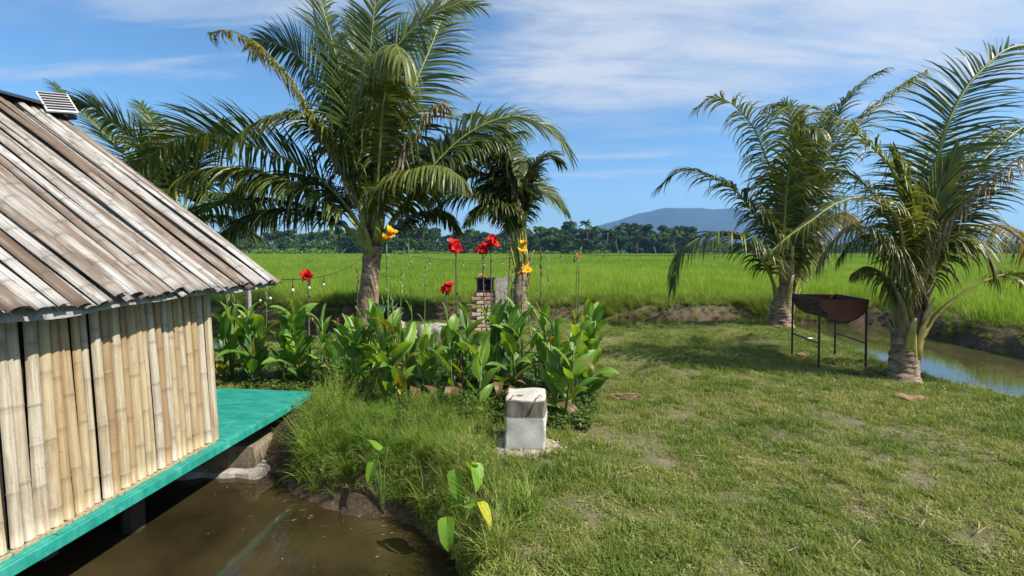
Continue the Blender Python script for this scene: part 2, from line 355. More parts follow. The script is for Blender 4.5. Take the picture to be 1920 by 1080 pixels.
me.update(calc_edges=True); me.polygons.foreach_set('use_smooth', [True] * len(quads))
def fattr(name, arr):
    a = me.attributes.new(name, 'FLOAT', 'POINT'); a.data.foreach_set('value', np.asarray(arr, np.float32).ravel())
fattr('bare', np.where(FAR, 0, bareness(XX, YY)))
fattr('bank', np.clip(1.15 - np.abs(DD - 0.05) / np.where(FAR, 0.5, 0.36), 0, 1) + (DD < 0) * 1.0)
fattr('field', np.clip((DD - 0.6) * 3, 0, 1) * FAR)
me.materials.append(M['ground'])
ground = bpy.data.objects.new('ground', me); link(ground); tag(ground, 'grassy lawn island with muddy banks and field soil beyond', kind='structure')

def water(name, poly, z, mat, label):
    mb = MB(); mb.add([(x, y, z) for x, y in poly], [tuple(range(len(poly)))])
    return mb.build(name, mat, kind='structure', label=label)
def grow(poly, k):
    n = len(poly); out = []; ar = sum(poly[i][0] * poly[(i + 1) % n][1] - poly[(i + 1) % n][0] * poly[i][1] for i in range(n)); sg = 1 if ar > 0 else -1
    for i in range(n):
        a, b, c = Vector(poly[i - 1]), Vector(poly[i]), Vector(poly[(i + 1) % n])
        t = ((b - a).normalized() + (c - b).normalized()).normalized(); out.append(tuple(b + Vector((t.y, -t.x)) * k * sg))
    return out
water('pond_water', grow(pond_poly, 0.35), WL, M['pond'], 'murky brown pond water under the bamboo hut')
water('canal_water', grow(canal_poly, 0.35), WL + 0.002, M['canal'], 'olive canal water curving round the lawn')

# hills
def hills():
    s = NT('forested_hill'); v = s.coord('Object'); f = s.noise(v, 0.012, 8, 0.6)
    mat = s.done(s.bsdf(s.ramp(f, [(0.35, (0.012, 0.028, 0.014)), (0.65, (0.035, 0.055, 0.028))]), 0.95, 0.1))
    prof = [(700, 458), (1000, 446), (1100, 432), (1130, 420), (1165, 411), (1190, 401), (1215, 396), (1245, 391), (1300, 390), (1330, 393), (1365, 391), (1400, 398), (1450, 404), (1520, 402), (1580, 412), (1650, 424), (1750, 432), (1850, 438), (2000, 446), (2200, 452), (2600, 462)]
    D = 2800.0; mb = MB(); vs = []; fs = []; n = 190; rows = 12
    for i in range(n):
        px = 700 + 1900 * i / (n - 1)
        py = np.interp(px, [a for a, b in prof], [b for a, b in prof]) + nz(px, 0, 0.05, 1) * 1.6 + nz(px, 0, 0.2, 2) * 0.7
        top = P(px, py, D)
        for k in range(rows):
            t = k / (rows - 1); a = math.sin(math.pi * t)
            y = D - 500 + 1000 * t
            vs.append((top.x, y, -2 + (top.z + 2) * a ** 0.8 * (1 + 0.10 * nz(px, k * 40, 0.06, 3) * (0 if k in (5, 6) else 1))))
    for i in range(n - 1):
        for k in range(rows - 1): b = i * rows + k; fs.append((b, b + rows, b + rows + 1, b + 1))
    mb.add(vs, fs); mb.build('hills', mat, smooth=True, kind='structure', label='long low blue forested hill beyond the treeline')
hills()

# ---------------------------------------------------------------- scatter (ground cover)
def scatter(name, protos, pts, rots, scl, idx, tint, label, parent=None):
    n = len(pts); me = bpy.data.meshes.new(name); me.vertices.add(n); me.vertices.foreach_set('co', np.asarray(pts, np.float32).ravel())
    for nm, typ, key, arr in (('rot', 'FLOAT_VECTOR', 'vector', rots), ('scl', 'FLOAT', 'value', scl), ('pick', 'INT', 'value', idx), ('tint', 'FLOAT', 'value', tint)):
        a = me.attributes.new(nm, typ, 'POINT'); a.data.foreach_set(key, np.asarray(arr, np.int32 if typ == 'INT' else np.float32).ravel())
    o = bpy.data.objects.new(name, me); link(o, parent); tag(o, label, kind='stuff')
    ng = bpy.data.node_groups.new(name, 'GeometryNodeTree'); ng.interface.new_socket('Geometry', in_out='INPUT', socket_type='NodeSocketGeometry'); ng.interface.new_socket('Geometry', in_out='OUTPUT', socket_type='NodeSocketGeometry')
    N = ng.nodes; L = ng.links; gi = N.new('NodeGroupInput'); go = N.new('NodeGroupOutput'); ip = N.new('GeometryNodeInstanceOnPoints')
    L.new(gi.outputs[0], ip.inputs['Points'])
    jn = N.new('GeometryNodeJoinGeometry')
    for p in protos:
        oi = N.new('GeometryNodeObjectInfo'); oi.inputs['Object'].default_value = p; oi.inputs['As Instance'].default_value = True; L.new(oi.outputs['Geometry'], jn.inputs[0])
    L.new(jn.outputs[0], ip.inputs['Instance']); ip.inputs['Pick Instance'].default_value = True
    def na(nm, t):
        q = N.new('GeometryNodeInputNamedAttribute'); q.data_type = t; q.inputs['Name'].default_value = nm; return q.outputs[0]
    L.new(na('pick', 'INT'), ip.inputs['Instance Index']); L.new(na('scl', 'FLOAT'), ip.inputs['Scale'])
    er = N.new('FunctionNodeEulerToRotation'); L.new(na('rot', 'FLOAT_VECTOR'), er.inputs[0]); L.new(er.outputs[0], ip.inputs['Rotation'])
    L.new(ip.outputs[0], go.inputs[0])
    md = o.modifiers.new('scatter', 'NODES'); md.node_group = ng
    return o
def proto(name, mb, mats, smooth=False):
    return bpy.data.objects.new(name, mb.mesh(name, mats, smooth))      # source mesh of a scatter, never linked itself
def blade(mb, base, ang, lean, h, w, droop, segs=3, tint=0.5, rnd=random):
    d = Vector((math.cos(ang), math.sin(ang), 0)); side = Vector((-d.y, d.x, 0)) * w
    side = (Matrix.Rotation(rnd.uniform(-.7, .7), 3, 'Z') @ side)
    p = Vector(base); vs = []; al = []
    for k in range(segs + 1):
        t = k / segs; ww = (1 - t ** 1.8) if k < segs else 0.0
        if k < segs: vs += [p - side * ww, p + side * ww]; al += [t, t]
        else: vs.append(p); al.append(1)
        th = lean + droop * t; p = p + (d * math.sin(th) + Vector((0, 0, math.cos(th)))) * (h / segs)
    fs = [(2 * k, 2 * k + 1, 2 * k + 3, 2 * k + 2) for k in range(segs - 1)] + [(2 * segs - 2, 2 * segs - 1, 2 * segs)]
    mb.add(vs, fs, blade=[tint] * len(vs), along=al)
def tuft(n, rad, h, w, lean, droop, segs=3, tl=(0, 1), hv=0.4):
    mb = MB()
    for i in range(n):
        a = random.uniform(0, 6.283); r = rad * math.sqrt(random.random())
        blade(mb, (r * math.cos(a), r * math.sin(a), -0.01), random.uniform(0, 6.283), random.uniform(*lean), h * random.uniform(1 - hv, 1 + hv), w * random.uniform(.7, 1.3), random.uniform(*droop), segs, random.uniform(*tl))
    return mb
def polymask(X, Y, poly): return sdist(X, Y, poly) < 0

# lawn
lp = [proto('turf', tuft(48, 0.07, 0.027, 0.0021, (0.5, 1.45), (0.2, 1.1), 3), M['lawn']) for _ in range(5)]
def creeper():
    mb = MB()
    for i in range(34):
        a = random.uniform(0, 6.28); q = .08 * math.sqrt(random.random()); b = (q * math.cos(a), q * math.sin(a), random.uniform(.002, .012))
        blade(mb, b, random.uniform(0, 6.28), random.uniform(.9, 1.5), random.uniform(.018, .034), random.uniform(.0028, .0048), random.uniform(.1, .6), 3, random.random())
    return mb
lp[3] = proto('turf_broad', creeper(), M['lawn']); lp[4] = proto('turf_broad', creeper(), M['lawn'])
lp += [proto('turf_dry', tuft(34, 0.08, 0.045, 0.0019, (0.9, 1.5), (-0.1, 0.4), 3, (0.5, 1)), M['lawn']) for _ in range(2)]
lp += [proto('turf_tall', tuft(26, 0.05, 0.075, 0.0026, (0.1, 0.8), (0.4, 1.3), 3, (0, .6)), M['lawn']) for _ in range(2)]
def lawn():
    N1 = 105000; X = rng.uniform(-5.5, 9.0, N1); Y = 1.4 + rng.random(N1) ** 1.25 * 9.6
    Z, D, FR = terrain(X, Y); B = bareness(X, Y)
    vis = np.abs(X) < Y * 1.3 + 0.6
    dens = np.where(Y < 5, 1.0, 0.85)
    keep = vis & (D > 0.10) & (~FR) & (rng.random(N1) < dens * (1 - 0.90 * B)) & ~((X < -1.9) & (Y < 4.8))
    X, Y, Z, D, B = X[keep], Y[keep], Z[keep], D[keep], B[keep]; n = len(X)
    lush = np.clip((fbm(X, Y, 0.8, 12) - 0.42) * 3.2, 0, 1)
    near_shore = np.clip(1 - (D - 0.1) / 0.9, 0, 1)
    t = 0.46 + 0.50 * (fbm(X, Y, 2.6, 14) - 0.5) * 2 + 0.25 * (vn(X, Y, 9, 3) - .5) - 0.22 * near_shore - 0.16 * lush + 0.25 * B + rng.normal(0, 0.13, n) + np.clip((5 - Y) * 0.03, 0, .1)
    pick = np.where(rng.random(n) < 0.22 + 0.3 * B, rng.integers(5, 7, n), rng.integers(0, 5, n)); pick = np.where(rng.random(n) < 0.06 + 0.30 * near_shore * lush + 0.1 * near_shore, rng.integers(7, 9, n), pick)
    rot = np.stack([rng.normal(0, .12, n), rng.normal(0, .12, n), rng.uniform(0, 6.28, n)], -1)
    sc = rng.uniform(0.55, 1.1, n) * (1 + 0.25 * lush + 0.3 * near_shore) * (1 - 0.3 * B)
    scatter('lawn_grass', lp, np.stack([X, Y, Z], -1), rot, sc, pick, np.clip(t, 0, 1), 'short trampled grass of the lawn')
lawn()

# rice
def rice_patch(size, n, h, w, segs, rows):
    mb = MB()
    for i in range(n):
        gx = (random.randrange(rows) + 0.5) / rows * size - size / 2; gy = (random.randrange(rows) + .5) / rows * size - size / 2
        a = random.uniform(0, 6.283); r = random.random() ** .7 * 0.045 * size / 0.5
        blade(mb, (gx + r * math.cos(a), gy + r * math.sin(a), 0), a, random.uniform(0.02, 0.25), h * random.uniform(.75, 1.1), w * random.uniform(.7, 1.2), random.uniform(0.15, 1.0), segs, random.random())
    return mb
rp = [proto('rice_near', rice_patch(0.55, 130, 0.66, 0.0065, 4, 3), M['rice']) for _ in range(5)]
rf = [proto('rice_far', rice_patch(1.5, 150, 0.66, 0.022, 2, 7), M['rice']) for _ in range(4)]
def rice():
    PX = []; 
    def band(y0, y1, step, protos, name, label, zoff):
        Xs = []; Ys = []; y = y0
        while y < y1:
            w = y * 1.28 + 3; x = np.arange(-w, w, step); Xs.append(x); Ys.append(np.full(len(x), y)); y += step
        X = np.concatenate(Xs) + 0; Y = np.concatenate(Ys); X = X + rng.normal(0, step * .12, len(X)); Y = Y + rng.normal(0, step * .12, len(Y))
        Z, D, FR = terrain(X, Y)
        k = FR & (D > 0.62 + 0.25 * (fbm(X, Y, .9, 3) - .5)) & (Y < 170 + 6 * vn(X, X * 0, .05)); X, Y, Z, D = X[k], Y[k], Z[k], D[k]; n = len(X)
        t = 0.45 + (fbm(X, Y, 0.10, 2) - .5) * .9 + (fbm(X, Y, .9, 5) - .5) * 0.7 + rng.normal(0, .10, n)
        sc = (0.86 + 0.55 * (fbm(X, Y, .35, 7) - .5) + rng.normal(0, .06, n)) * np.clip(.72 + D * .25, .7, 1)
        rot = np.stack([rng.normal(0, .05, n), rng.normal(0, .05, n), rng.integers(0, 4, n) * 1.5708 + rng.normal(0, .1, n)], -1)
        scatter(name, protos, np.stack([X, Y, Z + zoff], -1), rot, sc, rng.integers(0, len(protos), n), np.clip(t, 0, 1), label)
    band(3.0, 40, 0.5, rp, 'rice_crop', 'bright green young rice at the near side of the paddy', 0)
    band(40.2, 172, 1.25, rf, 'rice_crop', 'bright green rice of the far paddy up to the trees', 0)
rice()

# tall grass on the pond bank, weeds, canal banks
tp = [proto('tall_grass', tuft(70, 0.07, 0.34, 0.0032, (0.0, .55), (0.5, 1.7), 6, (0, 1), .4), M['tall']) for _ in range(5)]
def seedy():
    mb = tuft(22, 0.04, 0.42, 0.0022, (0, .4), (.3, 1.2), 6)
    for i in range(10):
        a = random.uniform(0, 6.28); l = random.uniform(.1, .5); h = random.uniform(.38, .62); q = Vector((math.sin(l) * math.cos(a), math.sin(l) * math.sin(a), math.cos(l)))
        mb.tube([q * (h * k / 4) + Vector((0, 0, -.03 * (k / 4) ** 3)) for k in range(5)], 0.0011, 3, False, blade=.6, along=.5)
        for k in range(8):
            b = q * h * (0.72 + .035 * k); d = Vector((random.uniform(-1, 1), random.uniform(-1, 1), random.uniform(-.1, .8))).normalized() * .035
            mb.add([b, b + d + Vector((.003, 0, 0)), b + d - Vector((.003, 0, 0))], [(0, 1, 2)], blade=.95, along=1)
    return mb
tp += [proto('seeding_grass', seedy(), M['tall']) for _ in range(3)]
def leafy(n=26, r=.09, h=.10, L=.045):
    mb = MB()
    for i in range(n):
        a = random.uniform(0, 6.28); q = r * math.sqrt(random.random()); b = Vector((q * math.cos(a), q * math.sin(a), random.uniform(0.0, h)))
        a = random.uniform(0, 6.28); d = Vector((math.cos(a), math.sin(a), random.uniform(-.3, .6))).normalized(); s_ = d.cross(Vector((0, 0, 1))).normalized() * L * .32
        mb.add([b, b + d * L * .5 + s_, b + d * L, b + d * L * .5 - s_], [(0, 1, 2), (0, 2, 3)], blade=random.random(), along=.5)
    return mb
wp = [proto('weed', leafy(), M['weed']) for _ in range(4)]
dp = [proto('dry_tuft', tuft(40, 0.09, 0.16, 0.003, (.5, 1.5), (.1, 1.2), 4), M['dry']) for _ in range(3)]
def bank():
    n0 = 5200
    # bank clump beside the deck and the block
    X = rng.uniform(-2.35, 0.3, n0 * 3); Y = rng.uniform(2.3, 5.6, n0 * 3); Z, D, FR = terrain(X, Y)
    poly = [tuple(G(x, y).xy) for x, y in [(628, 748), (670, 750), (780, 762), (930, 790), (925, 850), (905, 905), (930, 965), (905, 1040), (840, 1075), (770, 985), (620, 925), (545, 890), (540, 850)]]
    m_ = (sdist(X, Y, poly) < 0.0) & (D > 0.03); dens = np.clip(.36 + 2.6 * (fbm(X, Y, 2.2, 21) - .48), .04, .9); m_ &= rng.random(len(X)) < dens * 0.34
    X, Y, Z, D = X[m_], Y[m_], Z[m_], D[m_]; n = len(X)
    edge = np.clip(1 - D / .5, 0, 1)
    rot = np.stack([rng.normal(0, .15, n) + .35 * edge, rng.normal(0, .15, n), rng.normal(0, .5, n)], -1); rot[:, 2] = np.where(edge > .3, rng.normal(0, .5, n), rng.uniform(0, 6.28, n))
    sc = rng.uniform(.40, 1.2, n) * np.where(X < -1.55, .78, .44) * np.where(Y < 3.0, .8, 1) * (.75 + .6 * fbm(X, Y, 1.7, 77)) * np.where(Y < 3.1, .75, 1)
    t = .40 + (fbm(X, Y, 1.9, 31) - .5) * 1.2 + rng.normal(0, .18, n)
    scatter('tall_bank_grass', tp, np.stack([X, Y, Z], -1), rot, sc, np.where(rng.random(n) < .62, rng.integers(0, 5, n), rng.integers(5, 8, n)), np.clip(t, 0, 1), 'long uncut grass arching over the pond bank')
    # a few long arching stalks leaning over the water at the lower corner
    n = 34; c = rng.integers(0, 3, n); bx = np.array([-.28, -.12, -.55])[c] + rng.normal(0, .10, n); by = np.array([2.75, 2.55, 3.1])[c] + rng.normal(0, .12, n); bz = terrain(bx, by)[0]; k = terrain(bx, by)[1] > -.02; bx, by, bz = bx[k], by[k], bz[k]; n = len(bx)
    scatter('overhanging_grass', tp, np.stack([bx, by, bz], -1), np.stack([rng.normal(.1, .25, n), rng.normal(-.25, .25, n), rng.uniform(0, 6.28, n)], -1), rng.uniform(.45, .95, n), rng.integers(0, 8, n), rng.uniform(.3, .9, n), 'straggly long grass hanging over the muddy pond corner')
    # weeds under and between the flowers and along the bank
    X = rng.uniform(-3.6, 1.0, 9000); Y = rng.uniform(3.0, 7.2, 9000); Z, D, FR = terrain(X, Y)
    poly = [tuple(G(x, y).xy) for x, y in [(380, 700), (500, 735), (560, 760), (600, 800), (830, 800), (930, 790), (1090, 800), (1110, 740), (1080, 690), (830, 665), (600, 655), (380, 640)]]
    m_ = (sdist(X, Y, poly) < 0.05) & (D > 0.05) & ~((X < -2.1) & (Y < 4.8)); X, Y, Z = X[m_], Y[m_], Z[m_]; n = len(X)
    rot = np.stack([rng.normal(0, .2, n), rng.normal(0, .2, n), rng.uniform(0, 6.28, n)], -1)
    scatter('ground_weeds', wp, np.stack([X, Y, Z], -1), rot, rng.uniform(.4, 1.0, n), rng.integers(0, 4, n), np.clip(.5 + rng.normal(0, .2, n), 0, 1), 'low leafy weeds between the canna stems')
    # far bank and right bank
    N = 80000; X = rng.uniform(-16, 16, N); Y = np.where(rng.random(N) < .55, rng.uniform(12.4, 13.9, N), rng.uniform(2.0, 13.9, N)); Z, D, FR = terrain(X, Y)
    pr = np.clip(fbm(X, Y, .7, 40) * 2.6 - .75, .12, 1)
    right = X > 9.0
    m_ = FR & (D > -0.03) & (D < 1.1) & ((Y > 12.2) | right) & (rng.random(N) < np.where(right, .95, np.maximum(pr, .2) * np.where(D < .3, .45, .95))); X, Y, Z, D = X[m_], Y[m_], Z[m_], D[m_]; n = len(X)
    rot = np.stack([rng.normal(0, .25, n), rng.normal(0, .25, n), rng.uniform(0, 6.28, n)], -1); k = rng.random(n); dry = fbm(X, Y, .5, 44)
    hi = np.clip((D - .2) * 2, 0, 1)
    pk = np.where(k < .25 + .5 * (dry > .55), rng.integers(0, 3, n), np.where(k < .8, rng.integers(3, 7, n), rng.integers(7, 9, n)))
    scatter('canal_bank_weeds', dp + wp + tp[:2], np.stack([X, Y, Z], -1), rot, rng.uniform(.5, 1.15, n) * (0.75 + .4 * hi), pk, np.clip(.65 + rng.normal(0, .2, n), 0, 1), 'mixed dry and green weeds on the canal bank')
bank()

# ---------------------------------------------------------------- bamboo hut
def culm(L, r, arc=190, step=0.075, seg=7, node_gap=0.30, bend=0.012, taper=0.12, seed=0, thick=True, flat=.68):
    """half of a split bamboo stem along +Z, round side towards -Y"""
    q = random.Random(seed); n = max(4, int(L / step)); nodes = []; z = q.uniform(0.05, node_gap)
    while z < L: nodes.append(z); z += node_gap * q.uniform(.8, 1.25)
    zs = sorted(set([L * i / n for i in range(n + 1)] + [min(L, max(0, k + d)) for k in nodes for d in (-.012, -.004, .004, .012)]))
    ph = q.uniform(0, 6.3); ph2 = q.uniform(0, 6.3); fr = q.uniform(1.2, 2.6); vs = []; nd = []
    for z in zs:
        e = min([abs(z - k) for k in nodes] + [9])
        rr = r * (1 + taper * (.5 - z / L)) * (1 + (0.05 if e < .006 else -0.015 if e < .014 else 0))
        ox = bend * math.sin(fr * z + ph); oy = bend * .5 * math.sin(fr * 1.3 * z + ph2)
        for j in range(seg + 1):
            a = math.radians(-90 - arc / 2 + arc * j / seg)
            vs.append((ox + rr * math.cos(a), oy + rr * math.sin(a) * flat, z)); nd.append(1.0 if e < .006 else .35 if e < .014 else 0)
    w = seg + 1; k = len(zs)
    fs = [(i * w + j, i * w + j + 1, (i + 1) * w + j + 1, (i + 1) * w + j) for i in range(k - 1) for j in range(seg)]
    if thick:                                   # cut end shows the wall of the stem
        for row in (0, (k - 1) * w):
            b = len(vs); vs += [(vs[row + j][0] * .84, vs[row + j][1] * .84 , vs[row + j][2]) for j in range(w)]; nd += [.5] * w
            fs += [(row + j, row + j + 1, b + j + 1, b + j) for j in range(seg)]
    mb = MB(); mb.add(vs, fs, node=nd); return mb
HC = Vector((-2.14, 4.76, 0)); HR = R(-6)
hut = empty('bamboo_hut', HC, 'bamboo hut with split-bamboo roof and walls on a teal deck above the pond', 'hut', rz=HR)
ZD = 0.10; RX, RZ, EX, EZ = -2.06, 2.90, 0.12, 1.335; HY0, HY1 = -0.60, -5.6
HM = Matrix.Translation(HC) @ Matrix.Rotation(HR, 4, 'Z')
# deck
deck = MB(); deck.box((-2.1, -2.9, ZD - .03), (4.19, 5.78, .05)); deck = deck.build('deck', M['teal'], hut)
y = 0.0
for k in range(5):
    mb = MB(); y2 = y - (1.20 if k else 1.245)
    mb.box((-2.1, (y + y2) / 2, ZD - .002), (4.2, y - y2 - .010, .014)); bevel(mb.build('panel', M['teal'], deck), .003, 1); y = y2
mb = MB(); mb.box((.011, -3.0, ZD - .034), (.02, 6.0, .066)); bevel(mb.build('edge_board', M['teal'], deck), .004, 1)
mb = MB(); mb.box((-2.1, .011, ZD - .034), (4.22, .02, .066)); bevel(mb.build('edge_board', M['teal'], deck), .004, 1)
for yy in (-.35, -1.3, -2.4, -3.6, -4.8):
    mb = MB(); mb.box((-2.1, yy, -.0), (4.0, .07, .12)); mb.build('joist', M['darkwood'], hut)
for xx in (-.45, -2.1, -3.8):
    mb = MB(); mb.box((xx, -2.9, -.11), (.09, 5.6, .10)); mb.build('beam', M['darkwood'], hut)
    for yy in (-1.6, -3.2, -5.0):
        mb = MB(); mb.tube([(xx, yy, -.17), (xx, yy, -1.4)], .07, 10); mb.build('pile', M['darkwood'], hut)
# walls: a dark lining with separate slats nailed on
wall = MB()
lean = 0.045
def wx(z): return -0.085 - lean * (z - ZD)
T_ = 1.40
vs = [(wx(ZD) - .03, -1.29, ZD + .006), (wx(ZD) - .03, -5.5, ZD + .006), (wx(T_) - .03, -5.5, T_), (wx(T_) - .03, -1.29, T_)]
vs += [(x - .03, y, z) for x, y, z in vs]
wall.add(vs, [(0, 1, 2, 3), (7, 6, 5, 4), (0, 4, 5, 1), (1, 5, 6, 2), (2, 6, 7, 3), (3, 7, 4, 0)])
wall = wall.build('wall', M['wallback'], hut)
y = -1.285; k = 0
while y > -5.4:
    r = random.uniform(.018, .031); k += 1
    mb = culm(1.33 + random.uniform(-.02, .02), r, 176, .09, 8, random.uniform(.24, .42), random.uniform(.003, .010), random.uniform(-.12, .16), seed=k, flat=1.0)
    o = mb.build('slat', M['wallbam'], wall, smooth=True)
    yc = y - r * .95; o.location = (wx(ZD) + .012 - .02, yc, ZD + .012)
    o.rotation_euler = Euler((random.uniform(-.022, .022), -lean + random.uniform(-.004, .010), 0)).to_matrix().to_4x4().to_euler()
    o.rotation_euler = (Matrix.Rotation(-lean, 4, 'Y') @ Matrix.Rotation(random.uniform(-.011, .013), 4, "X") @ Matrix.Rotation(R(90) + random.uniform(-.12, .12), 4, 'Z')).to_euler()
    y -= r * random.uniform(1.98, 2.42)
endw = MB(); gab = [(-.14, ZD + .004), (-3.98, ZD + .004), (-3.98, 1.36), (-2.06, 2.72), (-.14, 1.36)]; endw.add([(x, -1.345 - d, z) for d in (0, .03) for x, z in gab], [(0, 1, 2, 3, 4), (9, 8, 7, 6, 5)] + [(i, i + 5, (i + 1) % 5 + 5, (i + 1) % 5) for i in range(5)]); endw = endw.build('end_wall', M['wallback'], hut)
em = [culm(1.0, .048, 160, .12, 5, .35, .008, seed=200 + i).mesh('slat', M['wallbam'], True) for i in range(5)]
for i in range(42):
    o = bpy.data.objects.new('slat', em[i % 5]); link(o, endw); o.location = (-.16 - i * .092, -1.340, ZD + .014); o.scale = (1, 1, max(1.2, 2.70 - .70 * abs(-2.06 + .16 + i * .092) - ZD - .05)); o.rotation_euler = (0, random.uniform(-.015, .015), R(180))
mb = MB(); mb.tube([(-.07, -1.262, ZD + .01), (-.12, -1.262, 1.4)], .028, 8); mb.build('corner_post', M['wallbam'], hut)
mb = MB()                                          # gritty joint at the foot of the slats
for i in range(220):
    yy = -1.28 - 4.1 * i / 220; mb.box((-.052 + random.uniform(-.006, .006), yy, ZD + .009), (random.uniform(.012, .034), .021, random.uniform(.008, .02)))
mb.build('foot_grout', simple('sandy_grout', (.33, .27, .17), .95, .1, nscale=40), hut)
# roof
dn = Vector((EX - RX, 0, EZ - RZ)); RL = dn.length; dn.normalize(); nrm = Vector((-dn.z, 0, dn.x)); nrm = nrm if nrm.z > 0 else -nrm
roof = MB()
def rp_(d, y, h): q = Vector((RX, y, RZ)) + dn * d + nrm * h; return q
for s_ in (0, 1):
    pts = []
    nn = 70
    for i in range(nn):
        yy = HY0 - .02 + (HY1 - HY0) * i / (nn - 1)
        for j, d in enumerate((0, RL * .5, RL - .10, RL - .02, RL - .015)):
            q = rp_(d, yy, -.058)
            if j >= 3: q.z -= (.004 + .016 * (nz(yy, 3, 2.2, 5) + .5)) * (1 if j == 3 else 2.1); q.x += .012 * nz(yy, 1, 7, 6)
            if s_: q.x = 2 * RX - q.x
            pts.append(q)
    roof.add(pts, [(i * 5 + j, i * 5 + j + 1, i * 5 + 6 + j, i * 5 + 5 + j) for i in range(nn - 1) for j in range(4)])
roof = roof.build('roof', M['tarp'], hut, smooth=True)
y = HY0 - .03; k = 0
axz = -dn                                          # stems run up from the eave
while y > HY1:
    r = random.choice([random.uniform(.024, .032), random.uniform(.030, .042)]); k += 1
    up = random.random() < .12
    mb = culm(RL + random.uniform(-.02, .05), r, 172, .08, 8, random.uniform(.26, .40), random.uniform(.004, .014), .22, seed=500 + k)
    o = mb.build('culm', M['roofbam'], roof, smooth=True)
    off = random.uniform(-.018, .014) - .020
    loc = rp_(RL + random.uniform(-.01, .04), y - r, off + (-.012 if k % 2 else .012))
    # local Z -> up the slope, local -Y -> outward normal
    Zc = axz; Yc = -nrm; Xc = Yc.cross(Zc)
    m3 = Matrix((Xc, Yc, Zc)).transposed().to_4x4()
    o.matrix_basis = Matrix.Translation(loc) @ m3 @ Matrix.Rotation(random.uniform(-.018, .018) + (.02 if up else 0), 4, 'Y') @ Matrix.Rotation(random.uniform(-.15, .15), 4, 'Z')
    y -= r * random.uniform(1.40, 1.68)
bm_ = [culm(RL, .056, 172, .2, 5, .33, .01, .2, seed=900 + i).mesh('culm', M['roofbam'], True) for i in range(5)]
Zc = Vector((dn.x, 0, -dn.z)); n2 = Vector((-nrm.x, 0, nrm.z)); Yc = -n2; Xc = Yc.cross(Zc); m3 = Matrix((Xc, Yc, Zc)).transposed().to_4x4()
for i in range(52):
    o = bpy.data.objects.new('culm', bm_[i % 5]); link(o, roof)
    o.matrix_basis = Matrix.Translation(Vector((2 * RX - EX, HY0 - .07 - i * .095, EZ)) + n2 * -.02) @ m3 @ Matrix.Rotation(random.uniform(-.01, .01), 4, 'Y')
mb = MB(); pts = []                                 # dark sheet over the ridge
nn = 46
for i in range(nn):
    yy = HY0 + .0 + (HY1 - HY0) * i / (nn - 1)
    for j, d in enumerate((-.10, -.03, 0, .03, .09)):
        q = Vector((RX + d, yy, RZ + .055 - abs(d) * .62 + .012 * nz(yy, d * 9, 5, 8))); pts.append(q)
mb.add(pts, [(i * 5 + j, i * 5 + j + 1, i * 5 + 6 + j, i * 5 + 5 + j) for i in range(nn - 1) for j in range(4)])
mb.build('ridge_cap', M['blackwrap'], hut, smooth=True)
for xx, zz in ((RX, RZ - .12), (-1.0, 2.02), (-.15, 1.44)):
    mb = MB(); mb.tube([(xx, HY0 - .02, zz), (xx, HY1, zz)], .035, 8); mb.build('purlin', M['darkwood'], hut)

# solar lamp on the ridge
def solar():
    c = P(106, 205, 4.24); t = empty('solar_lamp', c, 'small solar lamp panel with white frame on the hut roof ridge', 'solar lamp')
    X = Vector((.60, -.30, -.62)).normalized(); Nn = Vector((.62, -.55, .60)); Nn = (Nn - X * Nn.dot(X)).normalized(); Y_ = Nn.cross(X)
    Mx = Matrix((X, Y_, Nn)).transposed().to_4x4(); Mx.translation = Vector((.01, 0, .06))
    wp_ = simple('white_plastic', (.62, .62, .60), .4, .5, nscale=5, var=.1, bump=.05); dk = simple('solar_cell', (.02, .012, .02), .15, .6, bump=.02)
    mb = MB(); mb.box((0, 0, 0), (.30, .22, .022), Mx); bevel(mb.build('panel_frame', wp_, t), .006)
    for i in range(7):
        mb = MB(); mb.box((-.121 + i * .0403, 0, .0125), (.028, .196, .004), Mx); mb.build('cell_strip', dk, t)
    mb = MB(); mb.tube([(-.07, 0, .05), (-.03, 0.02, -.09)], .012, 8); mb.build('bracket', wp_, t)
    mb = MB(); mb.box((.03, .03, -.05), (.16, .12, .05)); bevel(mb.build('lamp_body', M['blackwrap'], t), .012)
solar()

